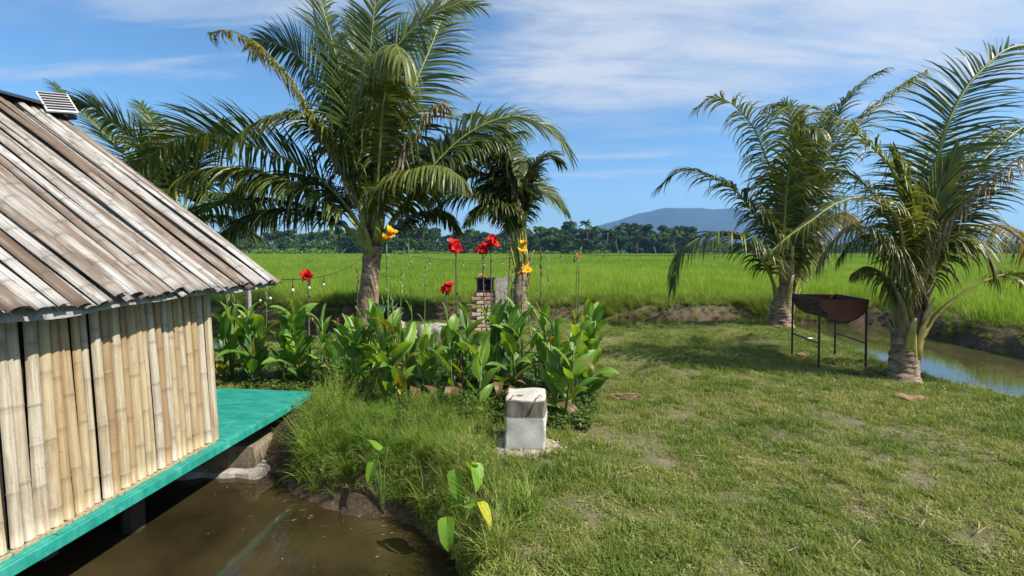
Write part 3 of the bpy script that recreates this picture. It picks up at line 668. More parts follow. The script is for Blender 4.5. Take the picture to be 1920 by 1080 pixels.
# concrete under the deck
def mat_conc(name, dark, lite, wet=None):
    s = NT(name); v = s.coord('Object'); f = s.noise(v, 5, 8, 0.7, .4); g = s.noise(v, 60, 6, 0.75); st = s.noise(s.coord('Object', (7, 7, 1)), 3, 6, .7)
    c = s.mix(f, dark, lite); c = s.mix(s.rng(st, .5, .72, 0, .6), c, tuple(x * .35 for x in dark)); c = s.mix(s.rng(g, .58, .75, 0, .5), c, tuple(x * .4 for x in dark))
    return s.done(s.bsdf(c, 0.88, 0.2, s.bump(s.math('ADD', f, g), .6, .012)))
M['oldconc'] = mat_conc('stained_concrete', (.10, .08, .05), (.36, .29, .20))
M['paleconc'] = mat_conc('washed_concrete', (.24, .21, .17), (.50, .47, .42))
def rough_box(mb, c, d, n=(8, 6, 4), amp=.008, M_=None):
    """box with broken, slightly uneven faces"""
    nx_, ny_, nz_ = n; vid = {}; vs = []; fs = []
    def vert(i, j, k):
        key = (i, j, k)
        if key not in vid:
            p = Vector((c[0] + (i / nx_ - .5) * d[0], c[1] + (j / ny_ - .5) * d[1], c[2] + (k / nz_ - .5) * d[2]))
            q = Vector((nz(p.x + p.z, p.y, 6, 1), nz(p.y + p.z, p.x, 6, 2), nz(p.x, p.z + p.y, 6, 3))) * amp * 2
            e = sum(t in (0, m_) for t, m_ in ((i, nx_), (j, ny_), (k, nz_)))
            if e > 1: q += (Vector(c) - p).normalized() * amp * (.6 + abs(nz(p.x, p.y + p.z, 20, 4)) * 2)
            vid[key] = len(vs); vs.append(M_ @ (p + q) if M_ else p + q)
        return vid[key]
    for a in range(nx_):
        for b in range(ny_): fs += [(vert(a, b, 0), vert(a, b + 1, 0), vert(a + 1, b + 1, 0), vert(a + 1, b, 0)), (vert(a, b, nz_), vert(a + 1, b, nz_), vert(a + 1, b + 1, nz_), vert(a, b + 1, nz_))]
    for a in range(nx_):
        for b in range(nz_): fs += [(vert(a, 0, b), vert(a + 1, 0, b), vert(a + 1, 0, b + 1), vert(a, 0, b + 1)), (vert(a, ny_, b), vert(a, ny_, b + 1), vert(a + 1, ny_, b + 1), vert(a + 1, ny_, b))]
    for a in range(ny_):
        for b in range(nz_): fs += [(vert(0, a, b), vert(0, a, b + 1), vert(0, a + 1, b + 1), vert(0, a + 1, b)), (vert(nx_, a, b), vert(nx_, a + 1, b), vert(nx_, a + 1, b + 1), vert(nx_, a, b + 1))]
    mb.add(vs, fs)
t = empty('concrete_footing', (-2.6, 4.2, -.3), 'stained concrete block step in the water under the teal deck corner', 'concrete footing')
mb = MB(); rough_box(mb, (-.40, .05, .03), (1.36, .48, .20), (24, 9, 5), .010); mb.build('upper_block', M['oldconc'], t)
mb = MB(); rough_box(mb, (-.42, .06, -.17), (1.60, .66, .20), (26, 10, 5), .020); mb.build('lower_slab', M['paleconc'], t)

# concrete block on the lawn
def conc_block():
    c = Vector((.118, 3.67, tz(.118, 3.67))); t = empty('concrete_block', c, 'upright concrete block with white lower half and rusty wire hooks on the lawn', 'concrete block', rz=R(-5))
    s = NT('half_whitewashed_concrete'); tc = s.n.new('ShaderNodeTexCoord'); sp = s.n.new('ShaderNodeSeparateXYZ'); s.L.new(tc.outputs['Object'], sp.inputs[0])
    v = s.coord('Object'); f = s.noise(v, 7, 8, .7); g = s.noise(v, 75, 6, .8); st = s.noise(s.coord('Object', (9, 9, 1.2)), 3, 6, .7)
    edge = s.math('ADD', sp.outputs[2], s.math('MULTIPLY', s.math('SUBTRACT', f, .5), .05))
    raw = s.mix(f, (.10, .085, .068), (.27, .24, .20)); raw = s.mix(s.rng(st, .42, .66, 0, .75), raw, (.055, .046, .038))
    topc = s.ramp(g, [(.3, (.30, .27, .22)), (.55, (.48, .45, .39)), (.75, (.62, .60, .55))])
    white = s.ramp(f, [(.3, (.36, .345, .30)), (.5, (.50, .49, .44)), (.75, (.56, .55, .51))]); white = s.mix(s.rng(g, .60, .72, 0, .55), white, (.22, .20, .16)); white = s.mix(s.rng(st, .6, .8, 0, .4), white, (.32, .29, .24))
    cc = s.mix(s.rng(edge, .272, .284), white, raw); cc = s.mix(s.rng(edge, .405, .415), cc, topc); cc = s.mix(s.rng(edge, .045, .02), cc, (.36, .31, .25))
    mt = s.done(s.bsdf(cc, .9, .2, s.bump(s.math('ADD', s.math('MULTIPLY', f, .5), g), .5, .008)))
    mb = MB(); rough_box(mb, (0, 0, .212), (.318, .31, .424), (20, 20, 26), .0075); body = mb.build('body', mt, t)
    rust = simple('rusty_wire', (.10, .055, .035), .8, .3)
    for pts in ([(-.148, -.158, .33), (-.135, -.166, .39), (-.112, -.163, .435), (-.098, -.14, .452), (-.088, -.125, .440)], [(.026, -.158, .30), (.055, -.168, .37), (.085, -.160, .432), (.107, -.13, .455), (.122, -.11, .445), (.124, -.10, .432)]):
        mb = MB(); mb.tube(pts, .0035, 6); mb.build('wire_hook', rust, t, smooth=True)
    for k in range(4):
        mb = MB(); a = (-.075 + .012 * k, -.08 + .01 * (k % 2), .425); mb.tube([a, (a[0] + .006, a[1], .434), (a[0] + .018, a[1] + .008, .430)], .0035, 5); mb.build('wire_stub', rust, t)
    mb = MB(); n = 40; vs = [(0, 0, .022)]
    for ring, (rr, zz) in enumerate(((.6, .022), (.85, .016), (1, -.02))):
        for i in range(n):
            a = 6.2832 * i / n; q = 1 + .28 * nz(math.cos(a) * 2, math.sin(a) * 2, 1.3, 7) + .08 * nz(a, 0, 4, 3)
            vs.append((math.cos(a) * .30 * rr * q - .01, math.sin(a) * .22 * rr * q - .04, zz + .012 * nz(a * 3, rr * 9, 1, 2)))
    fs = [(0, 1 + i, 1 + (i + 1) % n) for i in range(n)] + [(1 + r_ * n + i, 1 + (r_ + 1) * n + i, 1 + (r_ + 1) * n + (i + 1) % n, 1 + r_ * n + (i + 1) % n) for r_ in range(2) for i in range(n)]
    mb.add(vs, fs); mb.build('mortar_base', mat_conc('crumbling_mortar', (.20, .16, .12), (.46, .42, .35)), t)
    for i in range(26):
        a = random.uniform(0, 6.28); rr = random.uniform(.16, .34); s_ = random.uniform(.006, .02)
        m2 = MB(); rough_box(m2, (math.cos(a) * rr, math.sin(a) * rr * .7 - .05, .024), (s_ * 1.6, s_ * 1.2, s_), (2, 2, 2), .003); m2.build('chip', M['paleconc'], t)
conc_block()

# ---------------------------------------------------------------- coconut palms
def spline(pts, n):
    pts = [Vector(p) for p in pts]; pp = [pts[0] * 2 - pts[1]] + pts + [pts[-1] * 2 - pts[-2]]; out = []
    for i in range(1, len(pp) - 2):
        for k in range(12):
            t = k / 12; a, b, c, d = pp[i - 1], pp[i], pp[i + 1], pp[i + 2]
            out.append(.5 * ((2 * b) + (c - a) * t + (2 * a - 5 * b + 4 * c - d) * t * t + (3 * b - a - 3 * c + d) * t ** 3))
    out.append(pts[-1]); L = [0]
    for a, b in zip(out, out[1:]): L.append(L[-1] + (b - a).length)
    tot = L[-1]; res = []; j = 0
    for i in range(n):
        s_ = tot * i / (n - 1)
        while j < len(out) - 2 and L[j + 1] < s_: j += 1
        q = (s_ - L[j]) / max(1e-9, L[j + 1] - L[j]); res.append(out[j].lerp(out[j + 1], min(1, q)))
    return res, tot
def frond(parent, pts, org, ll=None, n=96, twist=0.0, twist_end=None, droop=0.9, age=0.0, tipage=.25, curl=0.0, w=.030, base_r=.045, t0=.2, vee=.35, dens=1.0, gap=0.0, open_=1.0, tone=0.0, seed=None, side=(1, 1), name='frond'):
    q = random.Random(seed if seed is not None else random.random())
    K = 40; rp2, tot = spline([Vector(p) - org for p in pts], K)
    ll = (ll or tot * .21) * 1.1
    hd = rp2[-1] - rp2[0]; hd.z = 0
    S0 = Vector((hd.y, -hd.x, 0)); S0 = S0.normalized() if S0.length > .15 * tot else Vector((1, 0, 0))
    fr = []
    te = twist if twist_end is None else twist_end
    for i, p in enumerate(rp2):
        T = (rp2[min(K - 1, i + 1)] - rp2[max(0, i - 1)]).normalized(); S = (S0 - T * S0.dot(T)).normalized(); t = i / (K - 1)
        a = R(twist + (te - twist) * t); Rm = Matrix.Rotation(a, 3, T); S = Rm @ S; fr.append((p, T, S, S.cross(T)))
    mb = MB()
    rad = [base_r * (1.7 - 6 * t if t < .08 else 1.25 - .25 * (t - .08) / .12 if t < .2 else 1 - .88 * ((t - .2) / .8) ** .8) for t in [i / (K - 1) for i in range(K)]]
    mb.tube(rp2, rad, 6, False, .62, fr[0][3], age=[min(1, age + .12 * (1 - i / K)) for i in range(K)])
    o = mb.build(name, M['rachis'], parent, smooth=True)
    lf = MB(); m_ = int((max(n, 92) * 1.12 if n > 72 or w > .024 else n * 1.25) * dens * 1.1); vs = []; fs = []; ag = []; ti = []
    for s_ in (0, 1):
        if not side[s_]: continue
        sg = -1 if s_ else 1; skip = q.uniform(0, 9)
        for i in range(m_):
            t = t0 + (1 - t0) * (i + q.uniform(-.3, .3)) / (m_ - 1); t = min(.995, max(t0, t))
            if gap and (nz(i * .22 + skip, s_ * 5, 1, 3) + .5) < gap: continue
            f = t * (K - 1); a = int(f); b = min(K - 1, a + 1); g = f - a
            p = fr[a][0].lerp(fr[b][0], g); T = fr[a][1].lerp(fr[b][1], g).normalized(); S = fr[a][2].lerp(fr[b][2], g).normalized(); N = S.cross(T)
            u = (t - t0) / (1 - t0); L = ll * min(1, .55 + u * 2.2) * (1 - .62 * max(0, (u - .35) / .65) ** 1.4) * (q.uniform(.84, 1.1) if q.random() > .06 else q.uniform(.35, .7))
            an = R(68 - 46 * u ** 1.3) * open_ * q.uniform(.9, 1.1); ve = vee * (1 - .5 * u) + q.gauss(0, .07)
            D = T * math.cos(an) + (S * sg * math.cos(ve) + N * math.sin(ve)) * math.sin(an); D = (D + Vector((q.gauss(0, .045), q.gauss(0, .045), q.gauss(0, .045)))).normalized()
            ww = w * q.uniform(.8, 1.15) * (1 - .35 * u); dr = droop * (q.uniform(.7, 1.3) if q.random() > .05 else q.uniform(1.4, 2.2)) * 1.2; W0 = (T - D * T.dot(D)).normalized()
            W0 = Matrix.Rotation(q.gauss(0, .35), 3, D) @ W0
            nseg = 5; x = p.copy(); b0 = len(vs); lt = min(1, max(0, .5 + tone + q.gauss(0, .2))); la = min(1, max(0, age + q.gauss(0, .06) + (q.uniform(.3, .7) if q.random() < .02 else 0)))
            cd = q.uniform(.6, 1.3) * curl
            for k in range(nseg + 1):
                z = k / nseg; wk = ww * (.75, 1.0, .95, .75, .45, 0)[k]
                W = (W0 - D * W0.dot(D)).normalized()
                if k < nseg: vs += [x - W * wk, x + W * wk]; ag += [min(1, la + tipage * z ** 3)] * 2; ti += [lt] * 2
                else: vs.append(x.copy()); ag.append(min(1, la + tipage * 1.6)); ti.append(lt)
                D = (D + Vector((0, 0, -1)) * dr * (.14 + .34 * z) + (T * -cd * .45 if curl else Vector())).normalized()
                x = x + D * (L / nseg)
            fs += [(b0 + 2 * k, b0 + 2 * k + 1, b0 + 2 * k + 3, b0 + 2 * k + 2) for k in range(nseg - 1)] + [(b0 + 2 * nseg - 2, b0 + 2 * nseg - 1, b0 + 2 * nseg)]
    lf.add(vs, fs, age=ag, tint=ti); lf.build('leaflets', M['palm'], o, kind='stuff')
    return o
def trunk(parent, pts, radii, ring=.055, rough=.5, seed=0, name='trunk'):
    n = 90; c, tot = spline(pts, n); vs = []; ri = []; seg = 22
    for i, p in enumerate(c):
        t = i / (n - 1); r = np.interp(t, np.linspace(0, 1, len(radii)), radii)
        ph = (t * tot / ring) % 1.0; saw = 0
        for j in range(seg):
            a = 6.2832 * j / seg; jit = nz(math.cos(a) * 2 + seed, math.sin(a) * 2 + t * tot * 5, 1.6, 3)
            ph2 = (t * tot / ring + jit * (.5 + 2.2 * (rough > 1)) + .10 * math.sin(a + seed)) % 1.0; s2 = (1 - ph2) ** 2
            rr = r * (1 + .11 * s2 * rough + .10 * jit * rough)
            vs.append((p.x + rr * math.cos(a), p.y + rr * math.sin(a), p.z)); ri.append(1.0 if ph2 > .80 else 0.0)
    fs = [(i * seg + j, i * seg + (j + 1) % seg, (i + 1) * seg + (j + 1) % seg, (i + 1) * seg + j) for i in range(n - 1) for j in range(seg)]
    mb = MB(); mb.add(vs, fs, ring=ri); return mb.build(name, M['trunk'], parent, smooth=True)
fibre = simple('brown_palm_fibre', (.10, .06, .035), .95, .1, nscale=25, var=.6, bump=.8)
def sheaths(parent, org, base, top, n, r0, col=0.0, h=.5, seed=0, big=False):
    """stubs of old leaf bases wrapped round the top of the trunk"""
    q = random.Random(seed); ax = (top - base)
    for i in range(n):
        a = i * 2.4 + q.uniform(-.3, .3); t = q.uniform(-.55 if big else 0, .75); p = base + ax * t - org; d = Vector((math.cos(a), math.sin(a), 0))
        m = MB(); L = h * q.uniform(.6, 1.2); pts = [p + d * r0 * .75 + Vector((0, 0, -.04)), p + d * r0 * 1.05 + Vector((0, 0, L * .3)), p + d * (r0 * 1.25) + Vector((0, 0, L * .65)), p + d * (r0 * 1.9) + Vector((0, 0, L))]
        m.tube(pts, [r0 * .62, r0 * .5, r0 * .33, r0 * .16], 8, True, .35, d, age=[min(1, col + q.uniform(-.15, .3))] * 4); m.build('leaf_base', M['rachis'], parent, smooth=True)
    m = MB(); p = (base + top) / 2 - org; vs = []
    n1, n2 = 12, 16
    for i in range(n1 + 1):
        for j in range(n2):
            t = i / n1; a = 6.2832 * j / n2; rr = r0 * (1.0 - .35 * t) * (1 + .25 * nz(a * 3, t * 8, 1, seed)); c = base.lerp(top, t * 1.05) - org
            vs.append((c.x + rr * math.cos(a), c.y + rr * math.sin(a), c.z))
    m.add(vs, [(i * n2 + j, i * n2 + (j + 1) % n2, (i + 1) * n2 + (j + 1) % n2, (i + 1) * n2 + j) for i in range(n1) for j in range(n2)]); m.build('crown_fibre', fibre, parent, smooth=True)
def px3(pl, Y, dy, p=1.6):
    n = len(pl); return [P(x, y, Y + dy * (i / (n - 1)) ** p) for i, (x, y) in enumerate(pl)]
def palm(name, label, base, Y, tr, rad, fr, sheath, ring=.05, rough=1.0, seed=1, fscale=1.0, nsh=9, shage=.15):
    org = Vector((base.x, base.y, base.z)); t = empty(name, org, label, 'palm tree', 'young coconut palms round the lawn')
    trunk(t, [Vector((0, 0, -.08))] + [P(x, y, Y) - org for x, y in tr], rad, ring, rough, seed)
    b, tp_ = P(*sheath[0], Y), P(*sheath[1], Y); sheaths(t, org, b, tp_, nsh, rad[-1] * (.95 if rough < 1.2 else 1.25), shage, (.55 if rough < 1.2 else .75) * fscale, seed, rough >= 1.2)
    for i, f in enumerate(fr):
        kw = dict(f[2]) if len(f) > 2 else {}; kw.setdefault('seed', seed * 100 + i); frond(t, px3(f[0], Y, f[1]), org, **kw)
    return t

# main palm
palm('coconut_palm', 'tallest coconut palm with a ringed trunk rising behind the middle cannas', Vector((P(690, 600, 9.8).x, 9.8, tz(P(690, 600, 9.8).x, 9.8))), 9.8,
     [(690, 585), (692, 545), (696, 500), (699, 462)], [.25, .215, .195, .185, .195],
     [
      ([(697, 455), (690, 400), (676, 300), (652, 180), (622, 75), (600, -5), (575, -110)], .4, dict(ll=1.25, n=86, twist=0, droop=.35, vee=.1, t0=.24, tone=-.15)),
      ([(702, 450), (696, 380), (690, 270), (689, 167), (694, 97), (704, 0), (716, -90)], .3, dict(ll=1.05, n=84, droop=.35, vee=.1, tone=.05)),
      ([(706, 450), (702, 400), (704, 290), (713, 172), (732, 105), (780, 50), (838, 14), (895, 10)], -.4, dict(ll=.95, n=86, droop=.45, twist=70, vee=.1, tone=0, age=.04)),
      ([(708, 450), (722, 360), (748, 250), (782, 150), (815, 70), (835, 10), (850, -60)], 1.6, dict(ll=1.2, n=84, droop=.45, twist=80, twist_end=60, tone=-.3)),
      ([(690, 450), (668, 350), (632, 240), (590, 150), (555, 100), (500, 78), (470, 90)], 1.4, dict(ll=1.1, droop=.5, twist=70, tone=-.25)),
      ([(692, 450), (662, 360), (632, 290), (600, 235), (575, 195), (552, 155), (519, 117), (477, 77), (430, 58), (394, 62)], -.6, dict(ll=.85, n=92, age=.42, tipage=.35, droop=.9, curl=1.1, vee=0, gap=.12)),
      ([(694, 455), (668, 370), (635, 290), (598, 240), (555, 215), (508, 219), (462, 240), (440, 262)], -1.6, dict(ll=1.1, n=86, droop=.95, tone=.12, tipage=.4, vee=.2)),
      ([(690, 460), (660, 400), (600, 335), (530, 295), (450, 266), (377, 250), (315, 270), (262, 312), (235, 350)], .9, dict(ll=1.25, n=96, droop=.45, twist=35, vee=.3, tone=-.02)),
      ([(690, 470), (672, 430), (640, 395), (600, 362), (540, 338), (470, 318), (400, 314), (345, 330), (305, 365)], -.9, dict(ll=.95, n=88, droop=1.25, age=.08, tone=.35, tipage=.3, vee=0)),
      ([(690, 470), (640, 420), (560, 385), (480, 375), (410, 385), (350, 415), (310, 440)], 1.9, dict(ll=1.1, droop=.9, tone=-.25)),
      ([(692, 465), (655, 400), (610, 350), (560, 330), (500, 335), (440, 360)], 1.0, dict(ll=1.1, droop=.9, tone=-.3)),
      ([(703, 468), (700, 425), (712, 375), (745, 335), (790, 314), (831, 313), (868, 338)], -2.2, dict(ll=.95, n=84, droop=1.1, tone=.25, vee=-.05)),
      ([(708, 455), (722, 395), (745, 335), (772, 275), (804, 215), (828, 196), (845, 212)], .2, dict(ll=.8, age=.62, tipage=.3, droop=1.1, curl=.5, gap=.15)),
      ([(710, 455), (750, 390), (800, 325), (855, 268), (906, 234), (953, 219), (985, 220), (1025, 238), (1052, 262), (1070, 292)], .5, dict(ll=1.15, n=98, droop=.5, twist=38, vee=.2, tone=-.15)),
      ([(712, 458), (760, 385), (830, 310), (880, 275), (930, 255), (978, 246)], -.6, dict(ll=.95, n=84, droop=1.05, tone=-.02, vee=.0)),
      ([(706, 450), (708, 350), (716, 230), (724, 140), (730, 92), (742, 84), (752, 110)], -2.6, dict(ll=1.15, n=80, droop=1.9, tone=.3, age=.05, vee=-.2, t0=.3)),
      ([(702, 450), (735, 360), (770, 300), (820, 270), (870, 275)], 2.2, dict(ll=1.0, droop=.8, tone=-.3)),
      ([(692, 468), (650, 425), (590, 400), (520, 395), (460, 410), (410, 445)], .3, dict(ll=1.0, droop=1.2, tone=-.2)),
      ([(698, 455), (672, 340), (636, 230), (606, 120), (590, 40)], 1.2, dict(ll=1.25, droop=.5, tone=-.3, twist=60)),
      ([(698, 455), (690, 330), (672, 220), (662, 120), (668, 30)], 1.8, dict(ll=1.2, droop=.4, tone=-.3)),
      ([(700, 470), (740, 430), (790, 400), (830, 400), (860, 430)], 1.6, dict(ll=.7, droop=1.0, tone=-.2)),
     ], ((699, 482), (703, 405)), ring=.047, rough=.75, seed=1, nsh=10, shage=.05)
palm('coconut_palm', 'smaller leaning coconut palm behind the yellow cannas and the brick grill', Vector((P(978, 560, 11.2).x, 10.9, tz(P(978, 560, 11.2).x, 10.9))), 10.9,
     [(975, 565), (972, 545), (978, 520), (984, 490)], [.24, .22, .20, .17, .13],
     [
      ([(974, 530), (962, 450), (950, 385), (955, 352), (981, 344), (1013, 354), (1041, 373), (1060, 395)], .2, dict(t0=.42, ll=.85, n=70, droop=.5, twist=35, tone=-.1)),
      ([(972, 530), (950, 440), (918, 378), (875, 362), (835, 378), (800, 410)], -.2, dict(t0=.42, ll=1.0, n=76, droop=.9, tone=-.2)),
      ([(988, 530), (978, 430), (962, 350), (945, 300), (920, 270), (895, 262)], .2, dict(t0=.42, ll=.8, age=.5, droop=1.3, curl=.4, gap=.3, tipage=.4)),
      ([(976, 525), (958, 420), (925, 345), (885, 318), (845, 335), (815, 370)], .9, dict(t0=.42, ll=1.05, droop=.9, tone=-.3)),
      ([(978, 525), (968, 440), (940, 390), (910, 385), (880, 410)], -.8, dict(t0=.42, ll=.8, droop=1.0, tone=-.15)),
      ([(976, 525), (955, 420), (925, 330), (880, 285), (835, 280), (795, 310)], .5, dict(t0=.42, ll=1.15, droop=.8, tone=-.15)),
      ([(980, 525), (972, 420), (950, 320), (905, 262), (860, 255), (820, 285)], -.3, dict(t0=.42, ll=1.1, droop=1.0, tone=-.05)),
      ([(984, 525), (985, 430), (975, 350), (950, 300), (935, 262), (950, 235)], .6, dict(t0=.42, ll=.9, droop=.8, tone=-.1)),
      ([(982, 525), (980, 440), (985, 370), (1000, 315), (1025, 290), (1050, 305)], .5, dict(t0=.42, ll=.8, droop=.7, tone=-.1)),
      ([(982, 525), (975, 420), (965, 330), (945, 262), (915, 222), (880, 215)], .8, dict(t0=.42, ll=1.0, droop=.8, tone=-.1)),
      ([(982, 525), (975, 430), (955, 370), (930, 345), (900, 355)], 1.2, dict(t0=.42, ll=1.0, droop=1.0, tone=-.2)),
     ], ((984, 535), (985, 480)), ring=.05, rough=.8, seed=2, nsh=4, shage=.3)
palm('coconut_palm', 'coconut palm by the far lawn corner, directly behind the drum grill', G(1462, 612), 9.6,
     [(1463, 600), (1466, 575), (1474, 545), (1482, 520)], [.25, .22, .19, .165, .13],
     [
      ([(1470, 570), (1480, 500), (1473, 409), (1455, 340), (1437, 298), (1413, 240), (1379, 200), (1340, 182), (1302, 205)], -.3, dict(n=70, w=.022, ll=.8, age=.22, tipage=.4, droop=.8, curl=.5, tone=-.1, gap=.1, twist=20)),
      ([(1470, 570), (1468, 510), (1451, 452), (1417, 404), (1379, 358), (1331, 330), (1278, 317), (1236, 350)], .3, dict(n=70, w=.022, ll=.85, droop=.9, tone=-.15, tipage=.3)),
      ([(1466, 580), (1455, 545), (1437, 500), (1403, 455), (1365, 435), (1316, 443), (1278, 476), (1262, 540)], -.5, dict(n=70, w=.022, ll=.95, droop=1.1, tone=.0, tipage=.5, gap=.12)),
      ([(1480, 560), (1500, 440), (1535, 310), (1572, 210), (1618, 153), (1660, 128)], .3, dict(n=70, w=.022, ll=.6, droop=.7, tone=-.1, age=.1, t0=.35, open_=.7)),
      ([(1482, 560), (1525, 420), (1575, 290), (1609, 234), (1642, 200), (1690, 158), (1738, 130)], .8, dict(n=70, w=.022, ll=.7, droop=1.2, age=.35, tone=-.1, t0=.4, gap=.12)),
      ([(1476, 560), (1483, 450), (1490, 330), (1485, 240), (1470, 195), (1440, 200)], -.3, dict(n=70, w=.022, ll=.95, droop=1.2, tone=.05)),
      ([(1478, 560), (1492, 440), (1510, 330), (1530, 250), (1555, 200)], .9, dict(n=70, w=.022, ll=.95, droop=.7, tone=-.05, age=.1)),
      ([(1478, 560), (1470, 440), (1480, 320), (1505, 250), (1530, 240)], -1.1, dict(n=70, w=.022, ll=1.1, droop=1.4, tone=.1)),
      ([(1474, 570), (1500, 480), (1530, 425), (1575, 400), (1610, 430)], .6, dict(n=70, w=.022, ll=.8, droop=1.1, age=.55, curl=.5)),
      ([(1474, 565), (1476, 470), (1488, 380), (1500, 300), (1498, 230)], .5, dict(n=70, w=.022, ll=1.0, droop=.5, tone=.1, open_=.5)),
     ], ((1472, 575), (1482, 500)), ring=.16, rough=1.25, seed=3, nsh=13, shage=.45)
palm('coconut_palm', 'nearest coconut palm, short scarred trunk at the canal edge right of the drum grill', G(1697, 716), 5.6,
     [(1693, 690), (1697, 655), (1704, 615), (1712, 580)], [.165, .148, .135, .12, .10],
     [
      ([(1712, 600), (1722, 500), (1738, 405), (1755, 310), (1780, 226), (1813, 163), (1847, 126), (1885, 94), (1930, 84), (1985, 105)], .1, dict(ll=.72, n=72, w=0.0166, droop=.45, twist=75, twist_end=30, vee=.15, tone=0)),
      ([(1710, 600), (1716, 520), (1722, 440), (1704, 350), (1680, 288)], -.2, dict(ll=.42, n=60, droop=.1, open_=.32, tone=.35, twist=70, w=0.0215)),
      ([(1712, 600), (1726, 520), (1740, 430), (1762, 350), (1790, 290)], -.1, dict(ll=.5, n=60, droop=.15, open_=.45, tone=.35, twist=80, w=0.0215)),
      ([(1706, 610), (1700, 520), (1692, 450), (1680, 405), (1655, 384), (1613, 370), (1563, 384), (1522, 413), (1480, 442), (1445, 472)], -.5, dict(ll=.5, n=70, age=.34, tone=.3, droop=1.0, w=0.0098, gap=.15, base_r=.03)),
      ([(1708, 610), (1706, 500), (1697, 400), (1672, 317), (1638, 278), (1605, 247), (1563, 217), (1513, 199), (1468, 203), (1435, 225)], .4, dict(ll=.66, n=70, droop=.9, age=.1, tone=.2, w=0.0146, tipage=.4, twist=-15)),
      ([(1716, 610), (1740, 500), (1770, 425), (1805, 384), (1855, 338), (1920, 292), (1990, 275)], -.7, dict(ll=.62, age=.78, droop=1.3, curl=.5, w=0.0107, gap=.1, n=64)),
      ([(1714, 605), (1745, 480), (1785, 390), (1830, 315), (1880, 267), (1930, 232), (1990, 215)], .6, dict(ll=.75, droop=.8, tone=.0, w=0.0156, n=64)),
      ([(1712, 645), (1730, 630), (1752, 594), (1793, 558), (1847, 526), (1920, 510), (1985, 530), (2030, 570)], -.35, dict(ll=.5, age=.3, tone=.2, droop=1.2, t0=.55, w=0.0117, base_r=.032, n=64)),
      ([(1706, 610), (1680, 500), (1645, 440), (1605, 425), (1565, 450), (1535, 500)], .3, dict(ll=.6, age=.4, droop=1.4, curl=.3, w=0.0117, n=64)),
      ([(1708, 610), (1690, 520), (1668, 460), (1635, 440), (1600, 450), (1572, 485)], .45, dict(ll=.5, droop=2.2, tone=-.1, age=.2, gap=.2, w=0.0117, n=64)),
      ([(1714, 610), (1735, 520), (1765, 465), (1805, 450), (1845, 475), (1870, 520)], -.5, dict(ll=.62, droop=1.5, age=.25, w=0.0117, n=64)),
      ([(1714, 610), (1750, 510), (1800, 440), (1860, 420), (1915, 450), (1950, 500)], .3, dict(ll=.65, droop=1.4, age=.55, curl=.3, w=0.0107, n=64)),
      ([(1708, 610), (1695, 500), (1660, 400), (1620, 345), (1575, 320), (1530, 330)], 1.0, dict(ll=.7, droop=1.0, tone=.1, age=.05, w=0.0146, n=64)),
      ([(1712, 605), (1735, 480), (1775, 370), (1830, 280), (1890, 230)], 1.5, dict(ll=.75, droop=.7, tone=.0, w=0.0156, n=64)),
      ([(1710, 605), (1718, 480), (1725, 380), (1740, 290), (1775, 230)], 1.3, dict(ll=.75, droop=.6, tone=.05, w=0.0156, n=64)),
      ([(1708, 615), (1685, 560), (1655, 515), (1625, 500), (1600, 512)], .6, dict(ll=.4, droop=2.2, age=.3, tone=-.1, w=0.0117, n=64)),
     ], ((1704, 640), (1716, 540)), ring=.15, rough=1.25, seed=4, fscale=.8, nsh=13, shage=.5)
palm('coconut_palm', 'coconut palm standing behind the hut roof, only its fronds showing above the rake', Vector((P(345, 560, 12.2).x - .2, 14.2, .0)), 14.2,
     [(345, 540), (343, 480), (340, 440), (338, 405)], [.26, .24, .22, .21, .2],
     [
      ([(338, 420), (318, 350), (290, 310), (262, 280), (235, 250), (205, 225), (170, 198), (138, 192)], -.2, dict(ll=1.2, n=80, droop=.45, twist=45, tone=-.1)),
      ([(338, 420), (318, 340), (295, 280), (285, 230), (265, 195)], .9, dict(ll=1.1, droop=.4, tone=-.15)),
      ([(336, 420), (270, 330), (195, 250), (135, 190), (100, 155)], 1.1, dict(ll=1.0, droop=.4, tone=-.1)),
      ([(342, 420), (390, 350), (440, 320), (490, 325), (530, 370)], .8, dict(ll=1.4, droop=.9, tone=-.25)),
      ([(342, 420), (380, 370), (420, 365), (470, 385), (500, 420)], -1.2, dict(ll=1.1, droop=.9, tone=-.25)),
      ([(340, 420), (330, 350), (350, 290), (390, 260), (430, 280)], .4, dict(ll=1.3, droop=.7, tone=-.2)),
      ([(336, 420), (270, 390), (200, 370), (140, 390)], .3, dict(ll=1.2, droop=.8, tone=-.2)),
      ([(340, 420), (360, 330), (390, 270), (420, 225)], 1.8, dict(ll=1.2, droop=.5, tone=-.25)),
      ([(340, 430), (380, 410), (430, 410), (480, 440)], .4, dict(ll=1.2, droop=.9, tone=-.2)),
     ], ((340, 440), (338, 400)), ring=.06, rough=.8, seed=5, nsh=5)

